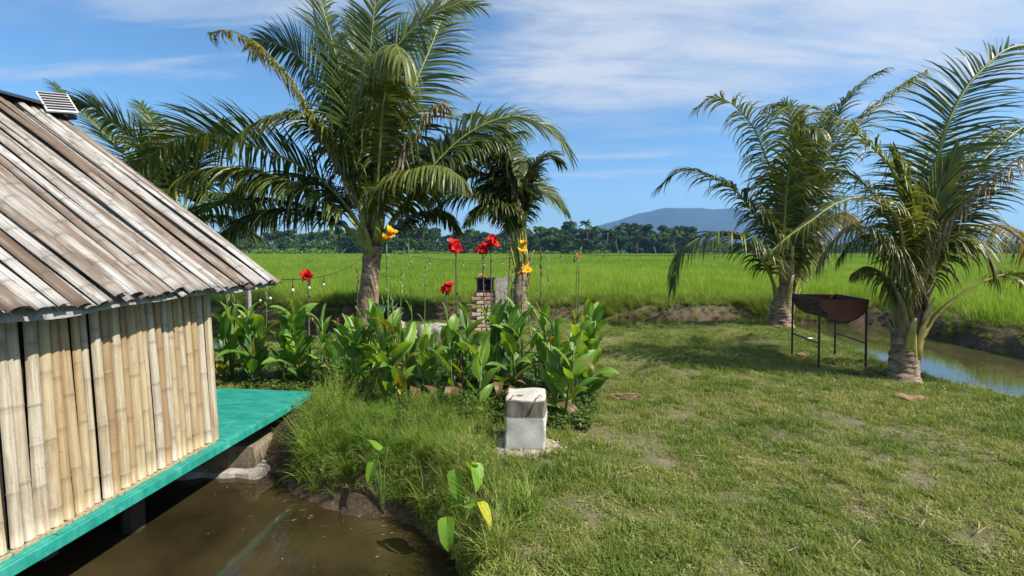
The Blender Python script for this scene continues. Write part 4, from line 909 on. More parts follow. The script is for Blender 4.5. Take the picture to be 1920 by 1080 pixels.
# ---------------------------------------------------------------- canna lilies
def mat_canna(name, c0, c1, edge, rib):
    s = NT(name); al = s.attr('along'); ac = s.attr('across'); r = s.rand(); f = s.noise(s.coord('Object', rnd=True), 9, 6, .6)
    c = s.mix(s.math('ADD', s.math('MULTIPLY', r, .6), s.math('MULTIPLY', f, .4)), c0, c1)
    vein = s.math('SINE', s.math('MULTIPLY', s.math('ADD', al, s.math('MULTIPLY', ac, -.35)), 150.0))
    c = s.mix(s.rng(vein, .2, 1, 0, .16), c, tuple(x * 1.5 for x in c1))
    c = s.mix(s.rng(ac, .06, .0, 0, .75), c, rib)
    e = s.math('ADD', s.math('MULTIPLY', s.rng(ac, .75, 1.0), .5), s.math('MULTIPLY', s.rng(al, .8, 1.0), .6))
    e = s.math('MULTIPLY', e, s.rng(s.noise(s.coord('Object', rnd=True), 5, 4, .7), .40, .58)); bl = s.noise(s.coord('Object', rnd=True), 14, 4, .7); e = s.math('MAXIMUM', e, s.rng(bl, .64, .70, 0, .8))
    c = s.mix(e, c, edge)
    return s.leaf(c, .42, .4, .34, s.mix(1.0, c, (2.2, 1.9, .5), 'MULTIPLY'), s.bump(vein, .12, .002))
CM = [mat_canna('canna_leaf_green', (.045, .13, .024), (.10, .22, .035), (.14, .13, .03), (.12, .19, .05)),
      mat_canna('canna_leaf_light', (.10, .21, .028), (.19, .32, .042), (.26, .20, .05), (.20, .26, .08)),
      mat_canna('canna_leaf_yellowing', (.13, .16, .022), (.26, .23, .035), (.22, .11, .03), (.30, .28, .08)),
      mat_canna('canna_leaf_withered', (.10, .06, .025), (.20, .13, .06), (.08, .04, .02), (.18, .13, .07))]
def canna_leaf(L, W, bend, twist, wav, seed):
    q = random.Random(seed); mb = MB(); n = 10; m_ = 3; vs = []; al = []; ac = []; p = Vector((0, 0, 0)); th = 0.0
    for i in range(n + 1):
        t = i / n; w = W * (math.sin(math.pi * min(1, (t * .97 + .03)) ** .82) ** .85) * .5 + .004
        if t < .1: w = max(w * t / .1, .008)
        if i == n: w = .001
        d = Vector((0, math.cos(th), math.sin(th))); nrm_ = Vector((0, -math.sin(th), math.cos(th)))
        for j in range(-m_, m_ + 1):
            u = j / m_; tw = twist * t; x = u * w; z = abs(u) * w * .42 - u * u * w * .12 + wav * math.sin(t * 9 + q.random() * .2 + (0 if u > 0 else 2)) * abs(u) * .4
            vs.append(p + Vector((x * math.cos(tw), 0, x * math.sin(tw))) + nrm_ * z); al.append(t); ac.append(abs(u))
        p = p + d * (L / n); th -= bend / n * (.4 + 1.3 * t)
    k = 2 * m_ + 1
    mb.add(vs, [(i * k + j, i * k + j + 1, (i + 1) * k + j + 1, (i + 1) * k + j) for i in range(n) for j in range(k - 1)], along=al, across=ac)
    return mb
LM = [[canna_leaf(1.0, random.uniform(.24, .36), random.choice([.1, .3, .6, 1.0, 1.4]) if v != 3 else 2.2, random.uniform(-.6, .6), .04, 50 + v * 10 + i).mesh('leaf', CM[v], True) for i in range(6)] for v in range(4)]
stem_g = simple('canna_stem_green', (.09, .15, .035), .5, .4, nscale=20, var=.3); stem_p = simple('canna_stem_purple', (.085, .05, .045), .5, .4, nscale=20, var=.3)
def mat_petal(name, c0, c1, spot=None):
    s = NT(name); f = s.noise(s.coord('Object'), 30, 4, .6); c = s.mix(s.rng(f, .35, .65), c0, c1)
    if spot: c = s.mix(s.rng(s.attr('along'), .45, .0, 0, .8), c, spot)
    return s.leaf(c, .5, .25, .3, c)
PET = {'red': mat_petal('red_petal', (.50, .005, .008), (.72, .02, .015)), 'yellow': mat_petal('yellow_petal', (.80, .42, .01), (.88, .55, .02), (.7, .16, .01)), 'orange': mat_petal('faded_orange_petal', (.5, .16, .05), (.62, .28, .10))}
bud_m = simple('canna_bud', (.16, .22, .07), .5, .4); wither_m = simple('withered_bloom', (.10, .05, .03), .8, .2, var=.5)
def petals(mb, c, size, q, n=6):
    ax = Vector((q.uniform(-.5, .5), q.uniform(-.9, -.1), q.uniform(.3, 1))).normalized()
    X = ax.cross(Vector((.3, .2, 1))).normalized(); Y = ax.cross(X)
    for k in range(n):
        a = 6.2832 * k / n + q.uniform(-.35, .35); rad = X * math.cos(a) + Y * math.sin(a); sd_ = ax.cross(rad); L = size * q.uniform(.7, 1.15); W = size * q.uniform(.30, .44); vs = []; al = []
        th0 = q.uniform(.3, .7); cu = q.uniform(.5, 1.5); p = Vector(c)
        for i in range(6):
            t = i / 5; w = W * math.sin(math.pi * (t * .8 + .12)) ** .8; d = (ax * math.cos(th0 + cu * t) + rad * math.sin(th0 + cu * t))
            for j in range(-2, 3): vs.append(p + sd_ * (w * j / 2) + ax * (.20 * size * math.sin(j * 2.6 + t * 9 + k) * t)); al.append(t)
            p = p + d * L / 5
        mb.add(vs, [(i * 5 + j, i * 5 + j + 1, i * 5 + 6 + j, i * 5 + 5 + j) for i in range(5) for j in range(4)], along=al)
def canna(label, px, py, Hh, stems, mats, blooms=(), seed=0, spread=.13, lean_=0):
    q = random.Random(seed); b = G(px, py); z0 = tz(b.x, b.y); b.z = z0
    t = empty('canna_lily', b, label, 'canna lily', 'canna lilies growing along the pond side')
    for si in range(stems):
        a = q.uniform(0, 6.28); r = spread * math.sqrt(q.random()); s0 = Vector((r * math.cos(a) * 1.3, r * math.sin(a), -.02)); hh = Hh * q.uniform(.72, 1.06) * .88
        top = s0 + Vector((q.uniform(-.07, .07) + lean_, q.uniform(-.06, .06), hh)); pts = [s0, s0.lerp(top, .5) + Vector((q.uniform(-.01, .01), 0, 0)), top]
        mb = MB(); mb.tube(pts, [.014, .012, .007], 7); mb.build('stem', stem_g, t, smooth=True)
        nl = q.randint(8, 10); a0 = q.uniform(0, 6.28)
        for k in range(nl):
            u = .10 + .90 * (k + .3) / nl; p = s0.lerp(top, u); vi = q.choices(range(4), mats)[0]
            if u < .3 and q.random() < .3: vi = 3 if q.random() < .55 else 2
            o = bpy.data.objects.new('leaf', LM[vi][q.randrange(6)]); link(o, t)
            L = q.uniform(.28, .44) * (Hh / 1.0) ** .5 * (1 if 0.2 < u < .9 else .8); hd = a0 + k * 2.5 + q.uniform(-.5, .5); pitch = q.uniform(.9, 1.38) + .2 * (u > .8) - (.9 if vi == 3 else 0) - (.25 if u < .4 else 0)
            o.location = p; o.rotation_euler = Euler((pitch, q.uniform(-.4, .4), hd)); o.scale = (L, L, L)
            if vi == 3: tag(o, 'withered brown leaf')
            elif vi == 2: tag(o, 'yellowing leaf')
    for kind, fx, fy, dY in blooms:
        e = P(fx, fy, b.y + dY) - b; small = kind == 'small'; kind = 'red' if small else kind; red = kind == 'red' or kind == 'dead'
        s0 = Vector((q.uniform(-.05, .05), q.uniform(-.05, .05), .15)); s0 = s0 + Vector((e.x * .25, 0, 0)); mid = Vector((e.x * .8, e.y * .8, e.z * .55))
        pts, _ = spline([s0, mid, e], 9); mb = MB(); thin = .0095 if kind in ('red', 'yellow') else .0055
        mb.tube(pts, [thin * (1.3 - .6 * i / 8) for i in range(9)], 6)
        st = mb.build('flower_stalk', stem_p if red else stem_g, t, smooth=True)
        if red or kind == 'yellow':
            mb = MB()
            for k in range(7):
                p_ = pts[4].lerp(pts[-1], k / 7.0); d_ = Vector((q.choice((-1, 1)) * q.uniform(.4, .9), q.uniform(-.4, .4), q.uniform(.6, 1.3))).normalized(); Lk = q.uniform(.022, .045)
                mb.tube([p_, p_ + d_ * Lk * .5, p_ + d_ * Lk], [.004, .0075, .002], 6)
            mb.build('bud', wither_m if red else bud_m, st, smooth=True, kind='stuff')
        for k in range(2):
            o = bpy.data.objects.new('leaf', LM[0 if red else 1][k]); link(o, t); o.location = pts[2 + 2 * k]; o.scale = (.26 - .1 * k,) * 3; o.rotation_euler = (1.25, 0, q.uniform(0, 6.28))
        if kind in ('red', 'yellow', 'orange'):
            mb = MB(); sz = .05 if small else .085 if kind == 'red' else .10 if kind == 'yellow' else .055
            for k in range(1 if small else 6 if kind == 'red' else 2 if kind == 'yellow' else 1): petals(mb, e + Vector((q.uniform(-.045, .045), q.uniform(-.03, .02), q.uniform(-.06, .035))) * (1 if kind != 'orange' else .2), sz * q.uniform(.7, 1.05), q, 7)
            mb.build('flower', PET[kind], st, smooth=True)
            mb = MB()
            for k in range(3): c = e + Vector((q.uniform(-.03, .03), 0, -.04 - .02 * k)); mb.tube([c, c + Vector((q.uniform(-.02, .02), 0, .03)), c + Vector((q.uniform(-.02, .02), 0, .055))], [.006, .009, .002], 6)
            mb.build('bud', wither_m if red else bud_m, st, smooth=True, kind='stuff')
        else:
            mb = MB(); n = 9 if kind == 'dead' else 6
            for k in range(n):
                p = pts[-1].lerp(pts[-3], k / n * .9); d = Vector((q.uniform(-1, 1), q.uniform(-1, 1), q.uniform(.6, 2.6))).normalized(); Lb = q.uniform(.03, .06) if kind == 'dead' else q.uniform(.05, .09)
                mb.tube([p, p + d * Lb * .5, p + d * Lb], [.004, .0085 if kind == 'dead' else .006, .0015], 6)
            mb.build('bud', wither_m if kind == 'dead' else bud_m, st, smooth=True, kind='stuff')
GR, LT, YL = (5, 3, .25, .1), (2, 7, .5, .12), (2, 5, 1.6, .25)
CAN = [
 ('leftmost canna clump close beside the hut corner, short dark leaves', 408, 708, .80, 2, GR, [('bud', 440, 560, 0)]),
 ('canna clump with a tall yellow-green leaf, right behind the teal deck', 440, 716, 1.05, 3, YL, [('dead', 462, 535, .2), ('bud', 425, 552, 0)]),
 ('dark green canna clump behind the middle of the teal deck edge', 486, 722, .98, 3, GR, [('bud', 500, 548, .1)]),
 ('canna clump behind the teal deck tip with a faded tan bloom', 535, 726, .98, 3, GR, [('orange', 552, 572, .1)]),
 ('canna clump topped by one red bloom just right of the roof tip', 578, 724, .98, 3, GR, [('red', 578, 520, .3)]),
 ('small canna with a tiny low red bloom left of the palm trunk', 622, 712, .62, 1, GR, [('small', 634, 597, .6)]),
 ('canna clump with a dark withered spike left of the ringed palm trunk', 650, 742, .92, 2, LT, [('dead', 671, 508, .2)]),
 ('canna clump in front of the ringed palm trunk, upright light leaves', 692, 748, .98, 3, LT, [('bud', 718, 568, 0), ('bud', 690, 560, .1)]),
 ('yellow-leaved canna clump with the tallest yellow bloom of all', 738, 770, .98, 3, YL, [('yellow', 724, 440, .2), ('bud', 752, 508, 0), ('bud', 736, 560, 0)]),
 ('canna clump with pale green bud spikes left of the boulder', 790, 745, .95, 3, LT, [('bud', 766, 455, .2), ('bud', 797, 505, .1)]),
 ('canna clump in front of the boulder with two red blooms', 862, 745, .98, 3, GR, [('red', 836, 541, .5), ('red', 855, 462, .3)]),
 ('light green canna standing alone left of the concrete block', 893, 788, .92, 1, LT, []),
 ('canna clump with a bright red double bloom in front of the brick grill', 925, 742, 1.05, 3, GR, [('red', 920, 455, .5), ('red', 905, 468, .5), ('dead', 957, 448, .3)]),
 ('canna clump directly behind the concrete block with the upper yellow bloom', 975, 738, 1.06, 3, GR, [('yellow', 980, 464, .5), ('bud', 960, 505, .3)]),
 ('canna clump behind the concrete block with the lower ragged yellow bloom', 1012, 735, 1.02, 2, YL, [('yellow', 988, 505, .4), ('dead', 1014, 468, .5)]),
 ('canna clump right of the concrete block with broad overhanging leaves', 1045, 782, .98, 3, LT, [('bud', 1027, 488, .2)]),
 ('rightmost canna clump beside the lawn with one faded orange bud', 1078, 752, 1.0, 3, LT, [('orange', 1082, 482, .2), ('bud', 1086, 475, .2)]),
]
for i, (lb, px, py, hh, st, mt, bl) in enumerate(CAN): canna(lb, px, py, hh, st, mt, bl, seed=40 + i, lean_=.05 if px > 1040 else 0)

# ---------------------------------------------------------------- taro plants on the bank
taro_m = mat_canna('taro_leaf', (.10, .24, .02), (.19, .34, .035), (.3, .26, .03), (.2, .3, .07)); taro_y = mat_canna('yellow_taro_leaf', (.34, .36, .02), (.46, .44, .03), (.4, .25, .05), (.4, .4, .08))
def taro_leaf(L, bend):
    prof = [(0, .02), (.05, .30), (.2, .40), (.4, .38), (.6, .29), (.8, .16), (.92, .06), (1, .002)]; vs = []; al = []; ac = []
    for t, w in prof:
        for j in range(-3, 4):
            u = j / 3; yb = t * L - (abs(u) ** 1.5) * (.34 * L if t < .3 else .34 * L * max(0, .5 - t) / .2 if t < .5 else 0)
            vs.append((u * w * L, yb, .14 * L * abs(u) * w * 2 - bend * L * t * t + .01 * math.sin(u * 7 + t * 9) * L)); al.append(t); ac.append(abs(u))
    mb = MB(); mb.add(vs, [(i * 7 + j, i * 7 + j + 1, i * 7 + 8 + j, i * 7 + 7 + j) for i in range(7) for j in range(6)], along=al, across=ac); return mb
def taro(label, base, leaves):
    b = G(*base); b.z = tz(b.x, b.y); t = empty('taro_plant', b, label, 'taro plant', 'taro plants on the pond bank')
    for px, py, L, hd, pit, roll, mt in leaves:
        e = P(px, py, b.y) - b; pts, _ = spline([Vector((random.uniform(-.01, .01), 0, -.02)), Vector((e.x * .35, 0, e.z * .6)), e], 8)
        mb = MB(); mb.tube(pts, [.0075 - .0006 * i for i in range(8)], 6); s_ = mb.build('stem', stem_g, t, smooth=True)
        o = taro_leaf(L * .85, .3).build('leaf', mt, s_, smooth=True); o.location = e; o.rotation_euler = (R(pit), R(roll), R(hd))
taro('taro plant with two upright folded leaves on the bank left of the block', (716, 866), [(706, 838, .14, 60, 30, 20, taro_m), (728, 836, .16, -60, 20, -30, taro_m), (700, 872, .17, 150, -50, 10, taro_m)])
taro('taro plant with four bright leaves by the muddy bank corner', (878, 945), [(884, 872, .13, -10, -35, 10, taro_m), (893, 880, .15, -140, -50, -20, taro_m), (855, 895, .17, 160, -60, 20, taro_m), (872, 940, .12, 100, -5, 0, taro_m)])
taro('lowest taro plant with one bright yellow torn leaf', (890, 1010), [(905, 952, .13, -125, -35, -20, taro_y), (838, 985, .15, 170, -55, 10, taro_m), (880, 950, .10, 30, -10, 0, taro_m)])

# ---------------------------------------------------------------- drum grill
def drum():
    rustd = NT('rusty_drum_steel'); v = rustd.coord('Object'); f = rustd.noise(v, 6, 8, .65, .5); g = rustd.noise(v, 60, 5, .7)
    c = rustd.ramp(f, [(.3, (.028, .014, .012)), (.5, (.065, .026, .017)), (.68, (.15, .055, .028))]); m1 = rustd.done(rustd.bsdf(c, .62, .4, rustd.bump(g, .25, .004), .15))
    endm = simple('rusty_drum_end', (.15, .05, .032), .6, .35, nscale=7, var=.3); leg_m = simple('black_steel_tube', (.018, .016, .018), .5, .4)
    c = Vector((4.50, 6.13, 0)); c.z = tz(4.5, 6.5); t = empty('drum_grill', c, 'rusty half-drum barbecue grill on thin black legs', 'drum grill'); A = Vector((0, 0, .94)); B = Vector((.13, .80, .94)); r = .305; ax = (B - A).normalized(); S = ax.cross(Vector((0, 0, 1))).normalized()
    mb = MB(); vs = []; n = 18; ks = [0, .04, .33, .36, .64, .67, .96, 1]
    for k in ks:
        rr = r * (1.025 if k in (0, 1, .345) else 1.0)
        for j in range(n + 1):
            a = math.pi * j / n; vs.append(A.lerp(B, k) + S * math.cos(a) * rr - Vector((0, 0, 1)) * math.sin(a) * rr * (1.02 if k in (.33, .36, .64, .67) else 1))
    mb.add(vs, [(i * (n + 1) + j, i * (n + 1) + j + 1, (i + 1) * (n + 1) + j + 1, (i + 1) * (n + 1) + j) for i in range(len(ks) - 1) for j in range(n)])
    o = mb.build('drum', m1, t, smooth=True); sol = o.modifiers.new('skin', 'SOLIDIFY'); sol.thickness = .006
    for E, sg in ((A, -1), (B, 1)):
        mb = MB(); E2 = E + ax * (.008 * -sg); vs = [E2] + [E2 + S * math.cos(math.pi * j / n) * r * .985 - Vector((0, 0, 1)) * math.sin(math.pi * j / n) * r * .985 for j in range(n + 1)]
        vs += [p + ax * .006 * -sg for p in vs]; m_ = n + 2
        mb.add(vs, [(0, j + 1, j + 2) for j in range(n)] + [(m_, m_ + j + 2, m_ + j + 1) for j in range(n)]); e = mb.build('drum_end', endm, t)
        mb = MB(); mb.tube([E2 + ax * .004 * sg + S * math.cos(math.pi * j / n) * r - Vector((0, 0, 1)) * math.sin(math.pi * j / n) * r for j in range(n + 1)], .009, 6); mb.build('rim', m1, t, smooth=True)
    for sg in (-1, 1):
        mb = MB(); mb.tube([A + S * r * sg, B + S * r * sg], .012, 6); mb.build('rim', m1, t)
    mk = simple('pale_paint_mark', (.45, .40, .38), .8)
    for k in range(2):                              # two short pale strokes of worn paint
        mb = MB(); a0 = R(28 + 13 * k)
        pts = [A + ax * (y_) - S * math.cos(a0 + da) * r * 1.012 - Vector((0, 0, 1)) * math.sin(a0 + da) * r * 1.012 for y_, da in ((.26 + .03 * k, .0), (.40 + .03 * k, .03))]
        mb.tube(pts, .006, 5, flat=.4); mb.build('paint_mark', mk, t)
    L4 = {}
    for nm, px, Y, py in (('nl', 1541, 6.13, 692), ('nr', 1630, 6.16, 690), ('fl', 1490, 6.88, 668), ('fr', 1571, 6.92, 667)):
        x = (px - 960) / F * Y; f = Vector((x, Y, tz(x, Y) - .03)) - c; tp_ = Vector((f.x - .015, f.y, .90)); L4[nm] = (f, tp_); mb = MB(); mb.tube([f, tp_], .014, 8); mb.build('leg', leg_m, t)
    for a, b in (('nl', 'fl'), ('nr', 'fr')):
        for h in (.36, .86) if a == 'nr' else (.36,):
            k = h / .9; mb = MB(); mb.tube([L4[a][0].lerp(L4[a][1], k), L4[b][0].lerp(L4[b][1], k)], .012, 6); mb.build('cross_bar', leg_m, t)
    mb = MB(); p, q_ = L4['nl'][1], L4['nr'][1]; mb.tube([Vector((p.x, p.y, .82)), Vector((A.x - .2, A.y + .02, .74))], .01, 6); mb.build('cross_bar', leg_m, t)
drum()

# ---------------------------------------------------------------- brick grill with boards
def brick_grill():
    Y = 8.8; x0 = (893 - 960) / F * Y; z0 = tz(-.4, Y); c = Vector((x0, Y, z0)); t = empty('brick_grill', c, 'small brick grill stand with a black hearth box and upright weathered boards', 'brick grill', rz=R(8))
    bmats = [simple('old_brick_%s' % n_, cc, .9, .2, nscale=30, var=.3, bump=.6) for n_, cc in (('tan', (.36, .25, .17)), ('pale', (.42, .34, .26)), ('red', (.34, .20, .14)))]
    mort = simple('grey_mortar', (.17, .14, .115), .95); wd = simple('weathered_board', (.26, .23, .20), .85, nscale=18, var=.4); blk = simple('sooty_steel', (.01, .01, .011), .6)
    mb = MB(); mb.box((.19, .12, .38), (.345, .20, .78)); mb.build('mortar_core', mort, t)
    me_ = []
    for i in range(6):
        mb = MB(); rough_box(mb, (0, 0, 0), (.178, .09, .062), (3, 2, 2), .004); me_.append(mb.mesh('brick', bmats[i % 3]))
    for rw in range(10):
        for k in range(3):
            off = 0 if rw % 2 else -.09; xc = .09 + off + k * .188
            if xc < 0 or xc > .38: continue
            o = bpy.data.objects.new('brick', random.choice(me_)); link(o, t); o.location = (xc, -.015 + random.uniform(-.006, .006), .035 + rw * .076); o.rotation_euler = (0, random.uniform(-.02, .02), random.uniform(-.03, .03))
            if abs(xc) < .1 or True:
                if k == 0:
                    o2 = bpy.data.objects.new('brick', random.choice(me_)); link(o2, t); o2.location = (.008, .10, .035 + rw * .076); o2.rotation_euler = (0, 0, R(90))
    for p, s_ in (((.03, .10, .90), (.02, .24, .24)), ((.19, .22, .90), (.34, .02, .24)), ((.30, .1, .90), (.02, .24, .24)), ((.18, .10, .785), (.34, .26, .02)), ((.20, .10, 1.025), (.42, .28, .025))):
        mb = MB(); mb.box(p, s_); mb.build('hearth_panel', blk, t)
    for k in range(3):
        mb = MB(); rough_box(mb, (.40 + k * .092, -.085 + .004 * k, .60 + random.uniform(-.02, .02)), (.084, .022, .92), (3, 1, 10), .003); o = mb.build('board', wd, t); o.rotation_euler = (0, random.uniform(-.01, .01), 0)
    mb = MB(); vs = []; n = 8
    for i in range(2):
        for j in range(n + 1): a = math.pi * (.1 + .8 * j / n); vs.append((.10 + math.cos(a) * .10, -.08 + i * .26, 1.0 + math.sin(a) * .10))
    mb.add(vs, [(j, j + 1, n + 2 + j, n + 1 + j) for j in range(n)]); o = mb.build('roof_tile', simple('terracotta', (.46, .19, .09), .8, var=.3), t); o.modifiers.new('t', 'SOLIDIFY').thickness = .015
brick_grill()

# ---------------------------------------------------------------- string lights, post, pipes, rocks, litter
cable_m = M['blackwrap']; bulb_g = simple('white_bulb', (.5, .5, .48), .15, .6, var=.03, bump=0)
def string_light(label, a, b, sag, bulbs):
    t = empty('string_light', a, label, 'string light'); n = 30; pts = [a.lerp(b, i / n) - Vector((0, 0, sag * 4 * (i / n) * (1 - i / n))) - a for i in range(n + 1)]
    mb = MB(); mb.tube(pts, .0045, 5); mb.build('cable', cable_m, t, smooth=True)
    for px in bulbs:
        best = min(pts, key=lambda p: abs((p + a).x / (p + a).y - (px - 960) / F)); j = pts.index(best)
        k0, k1 = pts[max(0, j - 1)], pts[min(n, j + 1)]; bb = best; e = 1e9
        for w in range(41):
            p = k0.lerp(k1, w / 40); q = abs((p + a).x / (p + a).y - (px - 960) / F)
            if q < e: e = q; bb = p
        mb = MB(); mb.tube([bb + Vector((0, 0, .006)), bb - Vector((0, 0, .06)), bb - Vector((0, 0, .065)), bb - Vector((0, 0, .09))], [.004, .004, .009, .010], 8); s_ = mb.build('socket', cable_m, t)
        mb = MB(); mb.tube([bb - Vector((0, 0, z)) for z in (.088, .098, .110, .120, .128)], [.008, .013, .016, .012, .003], 10); mb.build('bulb', bulb_g, s_, smooth=True)
string_light('string light rising from the hut roof tip towards the ringed palm', P(528, 524, 4.15), P(692, 470, 9.55), .16, [548, 579, 606])
string_light('string light sagging from the hut roof tip to the thin white post', P(526, 528, 4.18), P(469, 548, 7.55), .05, [505, 486])
string_light('string light between the ringed palm and the smaller leaning palm', P(706, 466, 9.55), P(980, 480, 10.65), .18, [805, 868, 908, 942])
string_light('string light stretched in front of the rice between the two palm pairs', P(992, 472, 10.7), P(1462, 470, 9.4), .10, [1051, 1078, 1131, 1162, 1254, 1340])
p0 = P(468.5, 600, 7.6); z0 = tz(p0.x, 7.6)
mb = MB(); mb.tube([(0, 0, -.3), (0, 0, P(468, 541, 7.6).z - z0)], .03, 10); o = mb.build('white_post', simple('dull_white_pipe', (.27, .27, .26), .5, var=.12), smooth=False, label='thin white pipe post standing among the cannas under the roof tip', cat='post'); o.location = (p0.x, 7.6, z0)
grey = simple('grey_pvc_pipe', (.30, .31, .32), .45, .4, var=.15)
mb = MB(); mb.tube([Vector((0, 0, 0)), P(785, 600, 10.3) - P(572, 610, 9.9)], .055, 12); o = mb.build('grey_pipe', grey, label='long thick grey pipe lying behind the ringed palm trunk at the water', cat='pipe', smooth=True); o.location = P(572, 612, 9.9); o.location.z = tz(o.location.x, 9.9) + .12 if tz(o.location.x, 9.9) > -.4 else -.33
mb = MB(); mb.tube([Vector((0, 0, 0)), P(756, 579, 12.3) - P(706, 573, 12.4)], .035, 10); o = mb.build('grey_pipe', grey, label='short thin grey pipe jutting from the far canal bank', cat='pipe', smooth=True); o.location = P(706, 573, 12.4)
def rock(mb, c, s_, seed, n=14):
    vs = []; fs = []
    for i in range(n + 1):
        for j in range(2 * n):
            th = math.pi * i / n; ph = math.pi * j / n; d = Vector((math.sin(th) * math.cos(ph), math.sin(th) * math.sin(ph), math.cos(th)))
            r = 1 + .38 * mnoise.noise(d * 1.3 + Vector((seed, 0, 0))) + .16 * mnoise.noise(d * 4 + Vector((seed, 3, 0))); d = Vector((max(-.72, min(.72, d.x)), max(-.75, min(.75, d.y)), max(-.7, min(.62, d.z)))) * 1.25
            vs.append(Vector(c) + Vector((d.x * s_[0], d.y * s_[1], d.z * s_[2])) * r)
    for i in range(n):
        for j in range(2 * n): k = (j + 1) % (2 * n); fs.append((i * 2 * n + j, i * 2 * n + k, (i + 1) * 2 * n + k, (i + 1) * 2 * n + j))
    mb.add(vs, fs)
rock_m = mat_conc('pale_boulder_stone', (.16, .13, .10), (.48, .44, .38))
for px, py, s_, lb in ((812, 645, (.26, .2, .24), 'large pale boulder between the red cannas and the ringed palm'), (770, 632, (.14, .12, .10), 'small flat stone left of the large pale boulder'), (742, 612, (.20, .14, .09), 'low flat stone at the foot of the ringed palm')):
    g = G(px, py); mb = MB(); rock(mb, (0, 0, s_[2] * .55), s_, px * .1); o = mb.build('boulder', rock_m, smooth=True, label=lb, cat='rock'); o.location = (g.x, g.y, tz(g.x, g.y))
husk_m = simple('dry_palm_husk', (.22, .14, .08), .9, .15, nscale=16, var=.5, bump=.6)
g = G(1692, 748); mb = MB(); vs = []
for i in range(13):
    t_ = i / 12; w = .055 * math.sin(math.pi * (t_ * .9 + .06)); hgt = .05 + .09 * math.sin(math.pi * t_)
    for j in range(7): a = math.pi * j / 6; vs.append((t_ * .38 - .12, math.cos(a) * w * 1.6 + .05 * t_ * t_, math.sin(a) * w * 1.1 + .02 * math.sin(t_ * 9)))
mb.add(vs, [(i * 7 + j, i * 7 + j + 1, i * 7 + 8 + j, i * 7 + 7 + j) for i in range(12) for j in range(6)]); o = mb.build('palm_spathe', husk_m, smooth=True, label='dry brown palm sheath lying in front of the nearest palm', cat='dry palm sheath'); o.location = (g.x, g.y, tz(g.x, g.y)); o.rotation_euler = (0, .04, R(-12)); o.modifiers.new('t', 'SOLIDIFY').thickness = .008
g = G(1168, 744); mb = MB()
for i in range(60):
    a = random.gauss(0, .5) + (math.pi if random.random() < .5 else 0); c0 = Vector((random.gauss(0, .09), random.gauss(0, .035), random.uniform(.0, .03))); d = Vector((math.cos(a), math.sin(a) * .5, random.uniform(-.05, .12))) * random.uniform(.06, .2)
    mb.tube([c0, c0 + d * .5 + Vector((0, 0, .01)), c0 + d], [.0045, .004, .001], 4)
o = mb.build('dry_twigs', husk_m, label='flat brown heap of dry twigs on the lawn right of the cannas', cat='dry twigs'); o.location = (g.x, g.y, tz(g.x, g.y) + .012)
g = G(1502, 668); mb = MB(); rough_box(mb, (0, 0, .025), (.13, .09, .05), (4, 3, 2), .008); o = mb.build('brick_piece', simple('broken_brick', (.30, .15, .09), .9), label='broken brick piece in the grass by the far grill leg', cat='brick piece'); o.location = (g.x, g.y, tz(g.x, g.y))
g = G(1517, 638); mb = MB(); rough_box(mb, (0, 0, .02), (.15, .05, .02), (4, 3, 2), .012); o = mb.build('white_scrap', simple('white_scrap', (.7, .7, .68), .6), label='small white scrap lying on the grass behind the drum grill', cat='scrap'); o.location = (g.x, g.y, tz(g.x, g.y) + .02)
# straws and dead leaves on the lawn
def litter():
    ps = []
    for k in range(4):
        mb = MB(); L = .07 + .03 * k
        blade(mb, (0, 0, .02), 0, 1.45, L, .0022 + .001 * k, .15, 4, .8); ps.append(proto('straw', mb, M['dry']))
    mb = MB(); mb.add([(0, 0, .02), (.03, .012, .03), (.055, 0, .02), (.03, -.012, .028)], [(0, 1, 2), (0, 2, 3)], blade=.5); ps.append(proto('dead_leaf', mb, M['dry']))
    n = 3600; X = rng.uniform(-.6, 7.5, n); Y = 1.6 + rng.random(n) ** 1.3 * 8; Z, D, FR = terrain(X, Y); k = (D > .1) & ~FR & (np.abs(X) < Y * 1.25 + .4) & (rng.random(n) < .25 + 1.0 * (fbm(X, Y, 1.4, 60) > .5)); X, Y, Z = X[k], Y[k], Z[k]; n = len(X)
    scatter('lawn_litter', ps, np.stack([X, Y, Z + .01], -1), np.stack([rng.normal(0, .15, n), rng.normal(0, .15, n), rng.uniform(0, 6.28, n)], -1), rng.uniform(.35, .95, n), rng.choice(5, n, p=[.24, .24, .2, .12, .2]), rng.uniform(.2, 1, n), 'straws and dead leaves strewn over the lawn')
litter()

